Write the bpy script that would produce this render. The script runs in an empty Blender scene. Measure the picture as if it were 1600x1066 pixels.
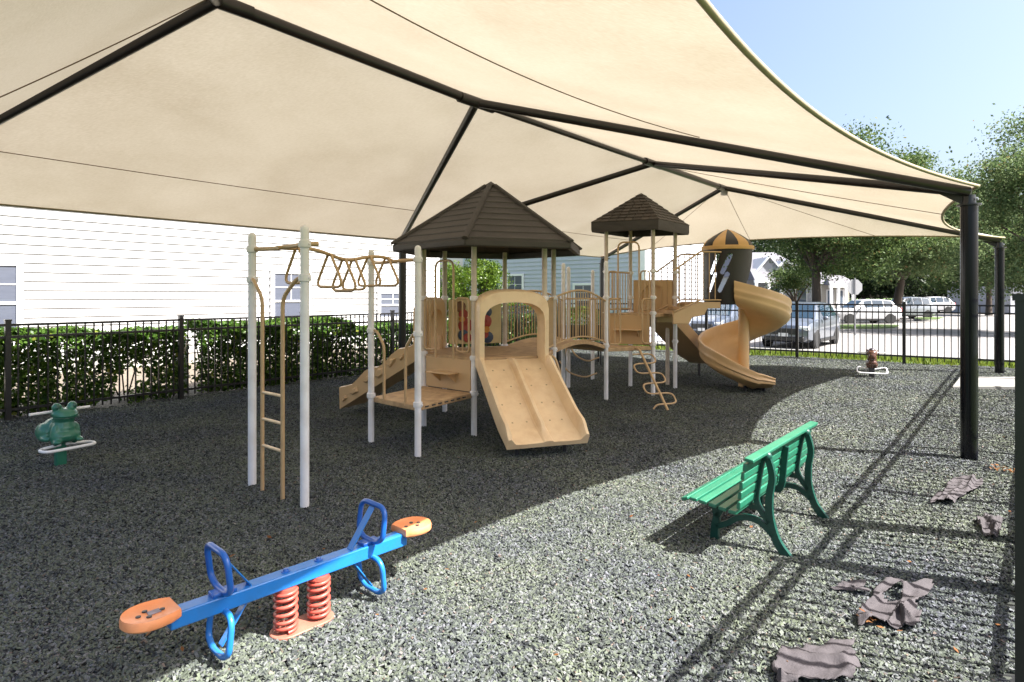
import bpy, bmesh, math, random
import numpy as np
from mathutils import Vector, Matrix

random.seed(7); rng = np.random.default_rng(7)
S = bpy.context.scene
COL = S.collection
PI = math.pi
R = math.radians

# ------------------------------------------------------------------ camera
CAM_H = 1.55; F = 960.0; HOR = 462.0          # camera height, focal length and horizon in 1600x1066 pixels
cd = bpy.data.cameras.new('camera'); cam = bpy.data.objects.new('camera', cd); COL.objects.link(cam)
cam.location = (0, 0, CAM_H); cam.rotation_euler = (R(90), 0, 0)
cd.sensor_width = 36.0; cd.lens = 36.0 * F / 1600.0; cd.shift_y = -(533.0 - HOR) / 1600.0
cd.clip_start = 0.05; cd.clip_end = 900
S.camera = cam

# ------------------------------------------------------------------ world, sun, exposure
SUN_EL = R(52.0); SUN_DIR = Vector((0.932, -0.362, 0)).normalized()     # horizontal direction towards the sun
w = bpy.data.worlds.new('World'); S.world = w; w.use_nodes = True
nt = w.node_tree; nt.nodes.clear()
sky = nt.nodes.new('ShaderNodeTexSky'); sky.sky_type = 'NISHITA'; sky.sun_disc = False
sky.sun_elevation = SUN_EL; sky.sun_rotation = math.atan2(SUN_DIR.x, SUN_DIR.y)
sky.air_density = 1.0; sky.dust_density = 5.0; sky.ozone_density = 1.8; sky.altitude = 10
bgn = nt.nodes.new('ShaderNodeBackground'); bgn.inputs['Strength'].default_value = 0.080
wo = nt.nodes.new('ShaderNodeOutputWorld')
nt.links.new(sky.outputs[0], bgn.inputs[0]); nt.links.new(bgn.outputs[0], wo.inputs[0])
ld = bpy.data.lights.new('sun', 'SUN'); ld.energy = 5.0; ld.angle = R(0.5); ld.color = (1.0, 0.965, 0.905)
sun = bpy.data.objects.new('sun', ld); COL.objects.link(sun); sun.location = (10, -5, 20)
sv = Vector((SUN_DIR.x * math.cos(SUN_EL), SUN_DIR.y * math.cos(SUN_EL), math.sin(SUN_EL)))
sun.rotation_euler = sv.to_track_quat('Z', 'Y').to_euler()
S.view_settings.view_transform = 'Standard'; S.view_settings.look = 'None'
S.view_settings.exposure = 2.0; S.view_settings.gamma = 1.0; S.view_settings.use_curve_mapping = False
S.render.engine = 'CYCLES'
S.cycles.use_denoising = True
S.cycles.max_bounces = 8; S.cycles.diffuse_bounces = 4; S.cycles.glossy_bounces = 3; S.cycles.transmission_bounces = 4
S.cycles.transparent_max_bounces = 8; S.cycles.caustics_reflective = False; S.cycles.caustics_refractive = False
S.cycles.sample_clamp_indirect = 6.0

# ------------------------------------------------------------------ site frame and terrain
U = Vector((0.647, 0.762, 0)).normalized()     # along the canopy rows, the fences and the house wall
V = Vector((U.y, -U.x, 0))                     # across, towards the right hand fence
FL0 = Vector((-6.243, 7.607, 0)); FLD = Vector((0.62, 0.785, 0)).normalized()   # left fence
FB0 = Vector((6.4, 13.8, 0)); FBD = Vector((0.82, -0.572, 0)).normalized(); FBN = Vector((0.572, 0.82, 0)).normalized()

def sstep(a, b, x):
    t = min(1, max(0, (x - a) / (b - a))); return t * t * (3 - 2 * t)
def gz(x, y):                                   # playground level: rises gently to the back right
    s = 0.75 * x + 0.66 * y - 7.2
    if s <= 0: return 0.0
    return min(0.17, 0.026 * s)
def tz(x, y):                                   # land around it: falls to the parking lot behind the back fence
    d = (x - FB0.x) * FBN.x + (y - FB0.y) * FBN.y
    g = gz(x, y) - 0.035
    if d <= 0.1: return g
    k = sstep(0.1, 7.0, d)
    return g * (1 - k) - 0.36 * k
def G(px, py, z=None):                          # a point on the ground from the survey of the photograph
    zz = 0.0 if z is None else z
    for _ in range(6):
        Y = F * (CAM_H - zz) / (py - HOR); X = (px - 800) / F * Y
        if z is not None: break
        zz = gz(X, Y)
    return Vector((X, Y, zz))

# ------------------------------------------------------------------ helpers
WL = {}
class MB:
    def __init__(s): s.v = []; s.f = []
    def add(s, vs, fs):
        o = len(s.v); s.v += [tuple(p) for p in vs]; s.f += [tuple(i + o for i in f) for f in fs]; return s
    def hexa(s, p):   # 8 points: bottom 0-3 ccw, top 4-7
        return s.add(p, [(3,2,1,0),(4,5,6,7),(0,1,5,4),(1,2,6,5),(2,3,7,6),(3,0,4,7)])
    def box(s, c, d, rz=0, tilt=None):
        c = Vector(c); hx, hy, hz = d[0]/2, d[1]/2, d[2]/2
        m = Matrix.Rotation(rz, 3, 'Z')
        if tilt is not None: m = m @ tilt
        p = [c + m @ Vector(q) for q in ((-hx,-hy,-hz),(hx,-hy,-hz),(hx,hy,-hz),(-hx,hy,-hz),(-hx,-hy,hz),(hx,-hy,hz),(hx,hy,hz),(-hx,hy,hz))]
        return s.hexa(p)
    def beam(s, a, b, w, h, up=(0,0,1)):
        a = Vector(a); b = Vector(b); t = (b-a).normalized(); sd = t.cross(Vector(up)).normalized(); n = sd.cross(t)
        p = []
        for q in (-1, 1):
            pass
        A = [a - sd*w/2 - n*h/2, a + sd*w/2 - n*h/2, a + sd*w/2 + n*h/2, a - sd*w/2 + n*h/2]
        B = [x + (b-a) for x in A]
        return s.add(A+B, [(0,1,2,3)[::-1],(4,5,6,7),(0,1,5,4),(1,2,6,5),(2,3,7,6),(3,0,4,7)])
    def sweep(s, path, sec, closed=False, up=(0,0,1), caps=True):
        """sec: list of (a,b) in the (side, normal) frame, or a function i->list"""
        P = [Vector(p) for p in path]; n = len(P); rings = []
        prev = None
        for i in range(n):
            if closed: t = P[(i+1) % n] - P[i-1]
            else: t = P[min(i+1, n-1)] - P[max(i-1, 0)]
            t.normalize()
            if prev is None:
                u0 = Vector(up)
                if abs(t.dot(u0)) > .95: u0 = Vector((1,0,0)) if abs(t.x) < .9 else Vector((0,1,0))
                sd = t.cross(u0).normalized()
            else:
                sd = prev - t * prev.dot(t)
                sd.normalize()
            prev = sd; nn = sd.cross(t)
            q = sec(i) if callable(sec) else sec
            rings.append([P[i] + sd*a + nn*b for a, b in q])
        m = len(rings[0]); vs = [p for r in rings for p in r]; fs = []
        for i in range(n if closed else n-1):
            j = (i+1) % n
            for k in range(m):
                l = (k+1) % m
                fs.append((i*m+k, i*m+l, j*m+l, j*m+k))
        if caps and not closed:
            fs.append(tuple(range(m))[::-1]); fs.append(tuple((n-1)*m + k for k in range(m)))
        return s.add(vs, fs)
    def tube(s, path, r, n=8, closed=False, fil=0.0, seg=4):
        P = [Vector(p) for p in path]
        if fil > 0: P = fillet(P, fil, seg, closed)
        rr = r if callable(r) else (lambda i: r)
        return s.sweep(P, lambda i: [(rr(i)*math.cos(2*PI*k/n), rr(i)*math.sin(2*PI*k/n)) for k in range(n)], closed)
    def cyl(s, c, r, z0, z1, n=16, r2=None):
        r2 = r if r2 is None else r2
        vs = [(c[0]+r*math.cos(2*PI*k/n), c[1]+r*math.sin(2*PI*k/n), z0) for k in range(n)] + [(c[0]+r2*math.cos(2*PI*k/n), c[1]+r2*math.sin(2*PI*k/n), z1) for k in range(n)]
        return s.add(vs, [(k, (k+1) % n, n+(k+1) % n, n+k) for k in range(n)] + [tuple(range(n))[::-1], tuple(range(n, 2*n))])
    def lathe(s, c, prof, n=16, axis=None):
        """prof: (r, h) pairs, round the vertical (or the given axis) through c"""
        c = Vector(c); ax = Vector(axis).normalized() if axis is not None else Vector((0,0,1))
        e1 = ax.cross(Vector((0,0,1)) if abs(ax.z) < .9 else Vector((1,0,0))).normalized(); e2 = ax.cross(e1)
        m = len(prof); vs = []; fs = []
        for k in range(n):
            a = 2*PI*k/n; d = e1*math.cos(a) + e2*math.sin(a)
            vs += [c + d*r + ax*h for r, h in prof]
        for k in range(n):
            l = (k+1) % n
            for i in range(m-1): fs.append((k*m+i, l*m+i, l*m+i+1, k*m+i+1))
        if prof[0][0] > 1e-5: fs.append(tuple(k*m for k in range(n))[::-1])
        if prof[-1][0] > 1e-5: fs.append(tuple(k*m+m-1 for k in range(n)))
        return s.add(vs, fs)
    def ball(s, c, r, n=14, m=9, rot=None):
        c = Vector(c); r = Vector(r) if hasattr(r, '__len__') else Vector((r,r,r)); vs = []; fs = []
        for i in range(m+1):
            t = PI*i/m
            for k in range(n):
                a = 2*PI*k/n; p = Vector((r.x*math.sin(t)*math.cos(a), r.y*math.sin(t)*math.sin(a), r.z*math.cos(t)))
                vs.append(c + (rot @ p if rot is not None else p))
        for i in range(m):
            for k in range(n):
                l = (k+1) % n; fs.append((i*n+k, (i+1)*n+k, (i+1)*n+l, i*n+l))
        return s.add(vs, fs)
    def prism(s, poly, off):
        """poly: 3D points of a planar outline, off: extrusion vector"""
        P = [Vector(p) for p in poly]; off = Vector(off); n = len(P)
        return s.add(P + [p+off for p in P], [tuple(range(n))[::-1], tuple(range(n, 2*n))] + [(k, (k+1) % n, n+(k+1) % n, n+k) for k in range(n)])
    def mesh(s, name, mat, smooth=None, center=None):
        me = bpy.data.meshes.new(name)
        v = np.array(s.v, dtype=float)
        c = v.mean(axis=0) if center is None else np.array(center, dtype=float)
        me.from_pydata((v - c).tolist(), [], s.f)
        if mat is not None: me.materials.append(mat)
        bm = bmesh.new(); bm.from_mesh(me); bmesh.ops.recalc_face_normals(bm, faces=bm.faces); bm.to_mesh(me); bm.free()
        if smooth is not None:
            me.polygons.foreach_set('use_smooth', [True]*len(me.polygons))
            me.set_sharp_from_angle(angle=R(smooth))
        me.update()
        return me, Vector(c)
    def build(s, name, mat, parent=None, smooth=40, bevel=0, center=None):
        me, c = s.mesh(name, mat, smooth, center)
        o = bpy.data.objects.new(name, me); COL.objects.link(o)
        put(o, c, parent)
        if bevel:
            b = o.modifiers.new('bevel', 'BEVEL'); b.width = bevel; b.segments = 2; b.limit_method = 'ANGLE'; b.angle_limit = R(40)
        return o

def put(o, c, parent=None):
    c = Vector(c); WL[o.name] = c
    if parent is not None:
        o.parent = parent; o.location = c - WL[parent.name]
    else: o.location = c

def fillet(P, d, seg=4, closed=False):
    out = []; n = len(P)
    for i in range(n):
        if not closed and i in (0, n-1): out.append(P[i]); continue
        a = P[i-1]; b = P[i]; c = P[(i+1) % n]
        d1 = min(d, (a-b).length*.45); d2 = min(d, (c-b).length*.45)
        p = b + (a-b).normalized()*d1; q = b + (c-b).normalized()*d2
        for k in range(seg+1):
            t = k/seg; out.append(p*(1-t)**2 + b*2*t*(1-t) + q*t*t)
    return out

def tag(o, label=None, cat=None, group=None, kind=None):
    if label: o['label'] = label
    if cat: o['category'] = cat
    if group: o['group'] = group
    if kind: o['kind'] = kind
    return o
def thing(name, loc, label, cat, group=None):
    o = bpy.data.objects.new(name, None); COL.objects.link(o); o.empty_display_size = .2
    put(o, loc); return tag(o, label, cat, group)
def inst(name, me, loc, parent, rz=0.0, scale=None):
    o = bpy.data.objects.new(name, me); COL.objects.link(o); put(o, loc, parent); o.rotation_euler = (0, 0, rz)
    if scale: o.scale = scale
    return o
def copy_tree(o, loc, rz=None):
    c = o.copy(); COL.objects.link(c); c.location = loc; WL[c.name] = Vector(loc)
    if rz is not None: c.rotation_euler = (0, 0, rz)
    for ch in list(o.children):
        d = ch.copy(); COL.objects.link(d); d.parent = c
        for g in list(ch.children):
            e = g.copy(); COL.objects.link(e); e.parent = d
    return c

# ------------------------------------------------------------------ materials
def M(name, col, rough=.5, var=.12, vs=6.0, bump=0.0, bs=60.0, metal=0.0, coat=0.0, dirt=None, dirt_amt=.5, ds=2.5, spec=.5, stretch=None, randobj=0.0, trans=0.0):
    m = bpy.data.materials.new(name); m.use_nodes = True; t = m.node_tree; b = t.nodes['Principled BSDF']
    L = t.links.new
    tc = t.nodes.new('ShaderNodeTexCoord'); src = tc.outputs['Object']
    if stretch:
        mp = t.nodes.new('ShaderNodeMapping'); mp.inputs['Scale'].default_value = stretch; L(src, mp.inputs[0]); src = mp.outputs[0]
    n = t.nodes.new('ShaderNodeTexNoise'); n.inputs['Scale'].default_value = vs; n.inputs['Detail'].default_value = 5; L(src, n.inputs['Vector'])
    cr = t.nodes.new('ShaderNodeValToRGB'); e = cr.color_ramp.elements
    e[0].position = .3; e[1].position = .7
    e[0].color = (*[max(0, c*(1-var)) for c in col], 1); e[1].color = (*[min(1, c*(1+var)) for c in col], 1)
    L(n.outputs['Fac'], cr.inputs[0]); out = cr.outputs[0]
    if randobj:
        oi = t.nodes.new('ShaderNodeObjectInfo'); mr = t.nodes.new('ShaderNodeMapRange'); mr.inputs['To Min'].default_value = 1-randobj; mr.inputs['To Max'].default_value = 1+randobj
        L(oi.outputs['Random'], mr.inputs[0]); hv = t.nodes.new('ShaderNodeHueSaturation'); L(mr.outputs[0], hv.inputs['Value']); L(out, hv.inputs['Color']); out = hv.outputs[0]
    if dirt:
        n2 = t.nodes.new('ShaderNodeTexNoise'); n2.inputs['Scale'].default_value = ds; n2.inputs['Detail'].default_value = 8; n2.inputs['Roughness'].default_value = .65; L(src, n2.inputs['Vector'])
        r2 = t.nodes.new('ShaderNodeMapRange'); r2.inputs['From Min'].default_value = .45; r2.inputs['From Max'].default_value = .75; r2.inputs['To Max'].default_value = dirt_amt; L(n2.outputs['Fac'], r2.inputs[0])
        mx = t.nodes.new('ShaderNodeMix'); mx.data_type = 'RGBA'; mx.inputs['B'].default_value = (*dirt, 1); L(r2.outputs[0], mx.inputs['Factor']); L(out, mx.inputs['A']); out = mx.outputs['Result']
    L(out, b.inputs['Base Color'])
    b.inputs['Roughness'].default_value = rough; b.inputs['Metallic'].default_value = metal
    b.inputs['Coat Weight'].default_value = coat; b.inputs['Specular IOR Level'].default_value = spec
    if bump:
        nb = t.nodes.new('ShaderNodeTexNoise'); nb.inputs['Scale'].default_value = bs; nb.inputs['Detail'].default_value = 4; L(src, nb.inputs['Vector'])
        bp = t.nodes.new('ShaderNodeBump'); bp.inputs['Strength'].default_value = bump; bp.inputs['Distance'].default_value = .02; L(nb.outputs['Fac'], bp.inputs['Height']); L(bp.outputs[0], b.inputs['Normal'])
    if trans:
        tr = t.nodes.new('ShaderNodeBsdfTranslucent'); L(out, tr.inputs[0]); ms = t.nodes.new('ShaderNodeMixShader'); ms.inputs[0].default_value = trans
        L(b.outputs[0], ms.inputs[1]); L(tr.outputs[0], ms.inputs[2]); L(ms.outputs[0], t.nodes['Material Output'].inputs[0])
    return m

def leaf_mat(name, a, b_, trans=.35, rough=.45, yellow=None):
    m = bpy.data.materials.new(name); m.use_nodes = True; t = m.node_tree; L = t.links.new; b = t.nodes['Principled BSDF']
    ge = t.nodes.new('ShaderNodeNewGeometry'); cr = t.nodes.new('ShaderNodeValToRGB'); e = cr.color_ramp.elements
    e[0].color = (*a, 1); e[1].color = (*b_, 1); L(ge.outputs['Random Per Island'], cr.inputs[0])
    if yellow:
        x = cr.color_ramp.elements.new(.94); x.color = (*b_, 1); e = cr.color_ramp.elements; e[len(e)-1].color = (*yellow, 1)
    L(cr.outputs[0], b.inputs['Base Color']); b.inputs['Roughness'].default_value = rough; b.inputs['Specular IOR Level'].default_value = .22
    tr = t.nodes.new('ShaderNodeBsdfTranslucent'); L(cr.outputs[0], tr.inputs[0]); ms = t.nodes.new('ShaderNodeMixShader'); ms.inputs[0].default_value = trans
    L(b.outputs[0], ms.inputs[1]); L(tr.outputs[0], ms.inputs[2]); L(ms.outputs[0], t.nodes['Material Output'].inputs[0])
    return m

def glass_mat(name, col, rough=.05):
    m = bpy.data.materials.new(name); m.use_nodes = True; b = m.node_tree.nodes['Principled BSDF']
    b.inputs['Base Color'].default_value = (*col, 1); b.inputs['Roughness'].default_value = rough; b.inputs['Specular IOR Level'].default_value = .8
    b.inputs['Coat Weight'].default_value = .5; b.inputs['Coat Roughness'].default_value = .03
    return m

m_black = M('black_powder_coat', (.012,.012,.014), .32, .2, 9, .05, 200)
m_postblack = M('gloss_black_steel', (.004,.0045,.008), .2, .2, 3, coat=.05, spec=.3)
m_frame = M('dark_brown_steel', (.012,.0078,.0075), .35, .2, 5)
m_postw = M('weathered_white_post', (.80,.79,.83), .5, .06, 7, .08, 90, dirt=(.56,.50,.46), dirt_amt=.45, ds=4)
m_postb = M('weathered_beige_post', (.60,.51,.44), .55, .08, 7, .08, 90, dirt=(.30,.22,.16), dirt_amt=.5, ds=6)
m_tan = M('tan_plastic', (.80,.60,.375), .36, .05, 3, .03, 120, dirt=(.60,.38,.20), dirt_amt=.65, ds=5, spec=.5)
m_tan3 = M('golden_tan_plastic', (.68,.445,.225), .33, .06, 3, .03, 120, dirt=(.56,.34,.16), dirt_amt=.5, ds=4)
m_tan2 = M('tan_plastic_weathered', (.58,.385,.205), .42, .08, 4, .05, 110, dirt=(.52,.34,.19), dirt_amt=.5, ds=4)
m_tantube = M('tan_tube', (.52,.35,.19), .4, .08, 9, .04, 120, dirt=(.38,.25,.14), dirt_amt=.5, ds=8)
m_deck = M('tan_coated_deck', (.50,.33,.18), .7, .16, 9, .35, 45, dirt=(.22,.13,.07), dirt_amt=.7, ds=7)
m_roof = M('brown_roof_plastic', (.036,.0295,.0275), .55, .18, 5, .25, 60, dirt=(.068,.056,.050), dirt_amt=.5, ds=4, stretch=(1,1,3))
m_shingle = M('brown_shingle', (.050,.039,.032), .6, .2, 9, .3, 70, randobj=.25)
m_barrel = M('dark_brown_barrel', (.015,.0118,.0105), .42, .15, 6, .1, 80)
m_gold = M('gold_tan_plastic', (.58,.34,.12), .4, .08, 6)
m_panel = M('cream_panel', (.60,.47,.25), .5, .08, 6, dirt=(.45,.33,.18), dirt_amt=.4)
m_red = M('red_disc', (.33,.04,.025), .45, .1); m_navy = M('navy_disc', (.035,.055,.10), .45, .1); m_yel = M('orange_disc', (.55,.22,.03), .45, .1); m_brn = M('brown_disc', (.19,.085,.04), .5, .1)
m_white = M('white_coated_metal', (.78,.78,.80), .35, .05)
m_steel = M('galvanised_bolt', (.5,.5,.52), .35, .1, metal=.8)
m_bolt = M('dark_bolt', (.03,.03,.035), .4, .1)
# ================================================================== the land
def sheet(name, fn, nu, nv, mat, kind='structure', label=None, cat=None, smooth=True):
    vs = []; fs = []
    for j in range(nv+1):
        for i in range(nu+1): vs.append(fn(i/nu, j/nv))
    for j in range(nv):
        for i in range(nu): a = j*(nu+1)+i; fs.append((a, a+1, a+nu+2, a+nu+1))
    me = bpy.data.meshes.new(name); me.from_pydata([tuple(p) for p in vs], [], fs)
    me.materials.append(mat)
    if smooth: me.polygons.foreach_set('use_smooth', [True]*len(me.polygons))
    o = bpy.data.objects.new(name, me); COL.objects.link(o); WL[o.name] = Vector((0,0,0)); return tag(o, label, cat, None, kind)

# rubber surface: chips in the colour, relief underneath the loose pieces
def mulch_mat(name, loose):
    m = bpy.data.materials.new(name); m.use_nodes = True; t = m.node_tree; L = t.links.new; b = t.nodes['Principled BSDF']
    cr = t.nodes.new('ShaderNodeValToRGB'); e = cr.color_ramp.elements
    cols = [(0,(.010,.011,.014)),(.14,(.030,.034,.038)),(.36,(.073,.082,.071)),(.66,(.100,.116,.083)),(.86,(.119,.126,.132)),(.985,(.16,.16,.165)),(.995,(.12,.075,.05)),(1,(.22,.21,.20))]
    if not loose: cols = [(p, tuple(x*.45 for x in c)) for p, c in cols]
    e[0].position = 0; e[0].color = (*cols[0][1],1); e[1].position = 1; e[1].color = (*cols[-1][1],1)
    for p, c in cols[1:-1]:
        x = cr.color_ramp.elements.new(p); x.color = (*c,1)
    tc = t.nodes.new('ShaderNodeTexCoord')
    if loose:
        oi = t.nodes.new('ShaderNodeObjectInfo'); L(oi.outputs['Random'], cr.inputs[0])
        nl = t.nodes.new('ShaderNodeTexNoise'); nl.inputs['Scale'].default_value = 1.1; nl.inputs['Detail'].default_value = 4; L(oi.outputs['Location'], nl.inputs['Vector'])
        tn = t.nodes.new('ShaderNodeValToRGB'); ee = tn.color_ramp.elements; ee[0].position = .35; ee[1].position = .65; ee[0].color = (.80,.82,.94,1); ee[1].color = (1.08,1.10,1.0,1); L(nl.outputs['Fac'], tn.inputs[0])
        mu = t.nodes.new('ShaderNodeMix'); mu.data_type = 'RGBA'; mu.blend_type = 'MULTIPLY'; mu.inputs['Factor'].default_value = 1; L(cr.outputs[0], mu.inputs['A']); L(tn.outputs[0], mu.inputs['B']); L(mu.outputs['Result'], b.inputs['Base Color'])
    else:
        vo = t.nodes.new('ShaderNodeTexVoronoi'); vo.inputs['Scale'].default_value = 42; vo.inputs['Randomness'].default_value = 1
        nz = t.nodes.new('ShaderNodeTexNoise'); nz.inputs['Scale'].default_value = 9; nz.inputs['Detail'].default_value = 3
        mp = t.nodes.new('ShaderNodeMix'); mp.data_type = 'RGBA'; mp.blend_type = 'ADD'; mp.inputs['Factor'].default_value = .06
        L(tc.outputs['Object'], mp.inputs['A']); L(tc.outputs['Object'], nz.inputs['Vector']); L(nz.outputs['Color'], mp.inputs['B']); L(mp.outputs['Result'], vo.inputs['Vector'])
        sp = t.nodes.new('ShaderNodeSeparateColor'); L(vo.outputs['Color'], sp.inputs[0]); L(sp.outputs[0], cr.inputs[0])
        L(cr.outputs[0], b.inputs['Base Color'])
        bp = t.nodes.new('ShaderNodeBump'); bp.inputs['Strength'].default_value = .9; bp.inputs['Distance'].default_value = .03; L(sp.outputs[1], bp.inputs['Height']); L(bp.outputs[0], b.inputs['Normal'])
    b.inputs['Roughness'].default_value = .75; b.inputs['Specular IOR Level'].default_value = .3
    return m
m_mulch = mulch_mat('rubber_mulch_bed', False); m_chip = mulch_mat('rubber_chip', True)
CA = Vector((1.4, 17.28)) + Vector((-1.0,.85)); CB = Vector((9.74, 11.47)) + Vector((.25,.15)); CC = Vector((-3.6, -4.9)); CD = Vector((-15.35, -2.3))
def bed(s, t):
    p = (CD*(1-s) + CC*s)*(1-t) + (CA*(1-s) + CB*s)*t
    h = .012*math.sin(3.1*p.x+1.3*p.y) + .010*math.sin(1.7*p.x-4.3*p.y+1)
    return (p.x, p.y, gz(p.x, p.y) - .012 + h*.6)
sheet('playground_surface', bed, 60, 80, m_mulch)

# loose rubber chips lying on it (one mass nobody could count)
def chips():
    n = 110; vs = []; fs = []; idx = {}; dens = []
    xs = np.linspace(-8.5, 9.9, 150); ys = np.linspace(1.7, 17.2, 130)
    def inside(x, y):
        if abs(math.atan2(x, y)) > R(52) : return False
        p = Vector((x, y, 0))
        if (p-FL0).dot(Vector((FLD.y,-FLD.x,0))) < -.25: return False
        if (p-FB0).dot(FBN) > -.03: return False
        return p.dot(V) < .03
    for j, y in enumerate(ys):
        for i, x in enumerate(xs):
            if inside(x, y):
                idx[(i,j)] = len(vs); h = .012*math.sin(3.1*x+1.3*y) + .010*math.sin(1.7*x-4.3*y+1)
                vs.append((x, y, gz(x, y) - .004 + h*.6)); d = math.hypot(x, y)
                dens.append(8200 if d < 4 else 8200*(4/d)**1.6)
    for j in range(len(ys)-1):
        for i in range(len(xs)-1):
            k = [(i,j),(i+1,j),(i+1,j+1),(i,j+1)]
            if all(q in idx for q in k): fs.append(tuple(idx[q] for q in k))
    me = bpy.data.meshes.new('rubber_chips'); me.from_pydata(vs, [], fs); me.materials.append(m_chip)
    at = me.attributes.new('dens', 'FLOAT', 'POINT'); at.data.foreach_set('value', dens)
    o = bpy.data.objects.new('rubber_chips', me); COL.objects.link(o); tag(o, 'loose dark green and grey rubber chips covering the playground', None, None, 'stuff')
    g = bpy.data.node_groups.new('scatter_chips', 'GeometryNodeTree')
    g.interface.new_socket('Geometry', in_out='INPUT', socket_type='NodeSocketGeometry'); g.interface.new_socket('Geometry', in_out='OUTPUT', socket_type='NodeSocketGeometry')
    N = g.nodes.new; L = g.links.new
    gi = N('NodeGroupInput'); go = N('NodeGroupOutput')
    dp = N('GeometryNodeDistributePointsOnFaces'); na = N('GeometryNodeInputNamedAttribute'); na.data_type = 'FLOAT'; na.inputs['Name'].default_value = 'dens'
    L(gi.outputs[0], dp.inputs['Mesh']); L(na.outputs['Attribute'], dp.inputs['Density'])
    cu = N('GeometryNodeMeshCube'); cu.inputs['Size'].default_value = (.025, .0080, .0055)
    sm = N('GeometryNodeSetMaterial'); sm.inputs['Material'].default_value = m_chip; L(cu.outputs['Mesh'], sm.inputs['Geometry'])
    io = N('GeometryNodeInstanceOnPoints'); L(dp.outputs['Points'], io.inputs['Points']); L(sm.outputs[0], io.inputs['Instance'])
    rv = N('FunctionNodeRandomValue'); rv.data_type = 'FLOAT_VECTOR'; rv.inputs[0].default_value = (-.85, -.7, 0); rv.inputs[1].default_value = (.85, .7, 6.283); L(rv.outputs[0], io.inputs['Rotation'])
    rs = N('FunctionNodeRandomValue'); rs.data_type = 'FLOAT_VECTOR'; rs.inputs[0].default_value = (.45, .55, .6); rs.inputs[1].default_value = (1.35, 1.6, 1.5); rs.inputs['Seed'].default_value = 5; L(rs.outputs[0], io.inputs['Scale'])
    L(io.outputs[0], go.inputs[0])
    md = o.modifiers.new('scatter', 'NODES'); md.node_group = g
chips()

# surrounding land, parking lot, kerbs
m_grass = M('lawn_grass', (.055,.10,.015), .8, .45, 14, .6, 90, dirt=(.085,.11,.02), dirt_amt=.6, ds=3)
m_pave = M('light_concrete_paving', (.20,.19,.185), .85, .06, 1.2, .1, 60, dirt=(.15,.145,.145), dirt_amt=.6, ds=.6)
m_kerb = M('concrete_kerb', (.24,.235,.22), .8, .08, 5, .1, 60)
def land(s, t):
    a = (s*2-1); b = (t*2-1)
    x = 8 + 420*np.sign(a)*abs(a)**2.6; y = 22 + 420*np.sign(b)*abs(b)**2.6
    p = Vector((x, y, 0)); d = (p-FB0).dot(FBN); inpl = d < .05 and (p-FL0).dot(Vector((FLD.y,-FLD.x,0))) > -.9 and p.dot(V) < .1 and p.dot(U) > -7
    return (x, y, tz(x, y) - (.25 if inpl else 0))
sheet('ground', land, 150, 150, m_grass)
def quad_sheet(name, cs, z, mat, n=8, zfn=None):
    cs = [Vector(c) for c in cs]
    def fn(s, t):
        p = (cs[0]*(1-s)+cs[1]*s)*(1-t) + (cs[3]*(1-s)+cs[2]*s)*t
        return (p.x, p.y, z if zfn is None else zfn(p.x, p.y))
    return sheet(name, fn, n, n, mat)
def fb(t, d): p = FB0 + FBD*t + FBN*d; return (p.x, p.y)
LOTZ = -.33
quad_sheet('parking_lot', [fb(-30, 7.1), fb(90, 7.1), fb(90, 95), fb(-30, 95)], LOTZ, m_pave, 12)
kb = MB(); a = fb(-30, 7.0); b = fb(70, 7.0); kb.beam((*a, LOTZ+.01), (*b, LOTZ+.01), .16, .18)
tag(kb.build('kerb', m_kerb, None, 30, .02), kind='structure')
def island(pts, label):
    c = sum((Vector(p) for p in pts), Vector((0,0)))/len(pts)
    P = fillet([Vector((*p, 0)) for p in pts], 1.2, 5, True)
    mb = MB(); mb.prism([(p.x, p.y, LOTZ-.02) for p in P], (0,0,.13)); o = mb.build('kerb', m_kerb, None, 30, .02); tag(o, kind='structure')
    mb = MB(); mb.prism([((p.x-c.x)*.96+c.x, (p.y-c.y)*.93+c.y, LOTZ+.05) for p in P], (0,0,.09)); o = mb.build('grass_island', m_grass, None, 30); tag(o, kind='structure')
    return c
def D(px, Y): return (px-800)/F*Y
island([(D(1292,37.5),37.5),(D(1408,37.5)-.2,37.2),(D(1405,32.5),32.8),(D(1285,32.5),32.2)], '')
island([(D(1428,50),50),(D(1476,50),50),(D(1470,44.5),44.8),(D(1430,45),45)], '')
# grass blades on the strip between the back fence and the kerb
def blades(name, pts_fn, n, h, mat):
    vs = np.zeros((n,3,3)); 
    for k in range(n):
        p, hh = pts_fn(); a = random.random()*6.283; wd = .012+.012*random.random(); lean = Vector((random.gauss(0,.03), random.gauss(0,.03), 0))
        d = Vector((math.cos(a)*wd, math.sin(a)*wd, 0))
        vs[k,0] = p-d; vs[k,1] = p+d; vs[k,2] = p+lean+Vector((0,0,hh*h*(.6+.7*random.random())))
    me = bpy.data.meshes.new(name); me.from_pydata(vs.reshape(-1,3).tolist(), [], np.arange(3*n).reshape(-1,3).tolist()); me.materials.append(mat)
    o = bpy.data.objects.new(name, me); COL.objects.link(o); return o
m_blade = leaf_mat('grass_blade', (.07,.12,.014), (.17,.20,.03), .4, .5)
def gp():
    t = random.uniform(-6, 9); d = random.random()**1.3*6.8+.05; x, y = fb(t, d); return Vector((x, y, tz(x, y)-.01)), 1.0
tag(blades('grass', gp, 14000, .11, m_blade), 'sunlit grass strip between the back fence and the kerb', None, None, 'stuff')
# concrete pad by the gate
pc = [G(1488,607), G(1588,607), G(1588,592), G(1500,592)]
mb = MB(); mb.prism([(p.x, p.y, p.z-.03) for p in pc], (0,0,.065)); tag(mb.build('concrete_pad', m_kerb, None, 30, .01), kind='structure')

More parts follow.
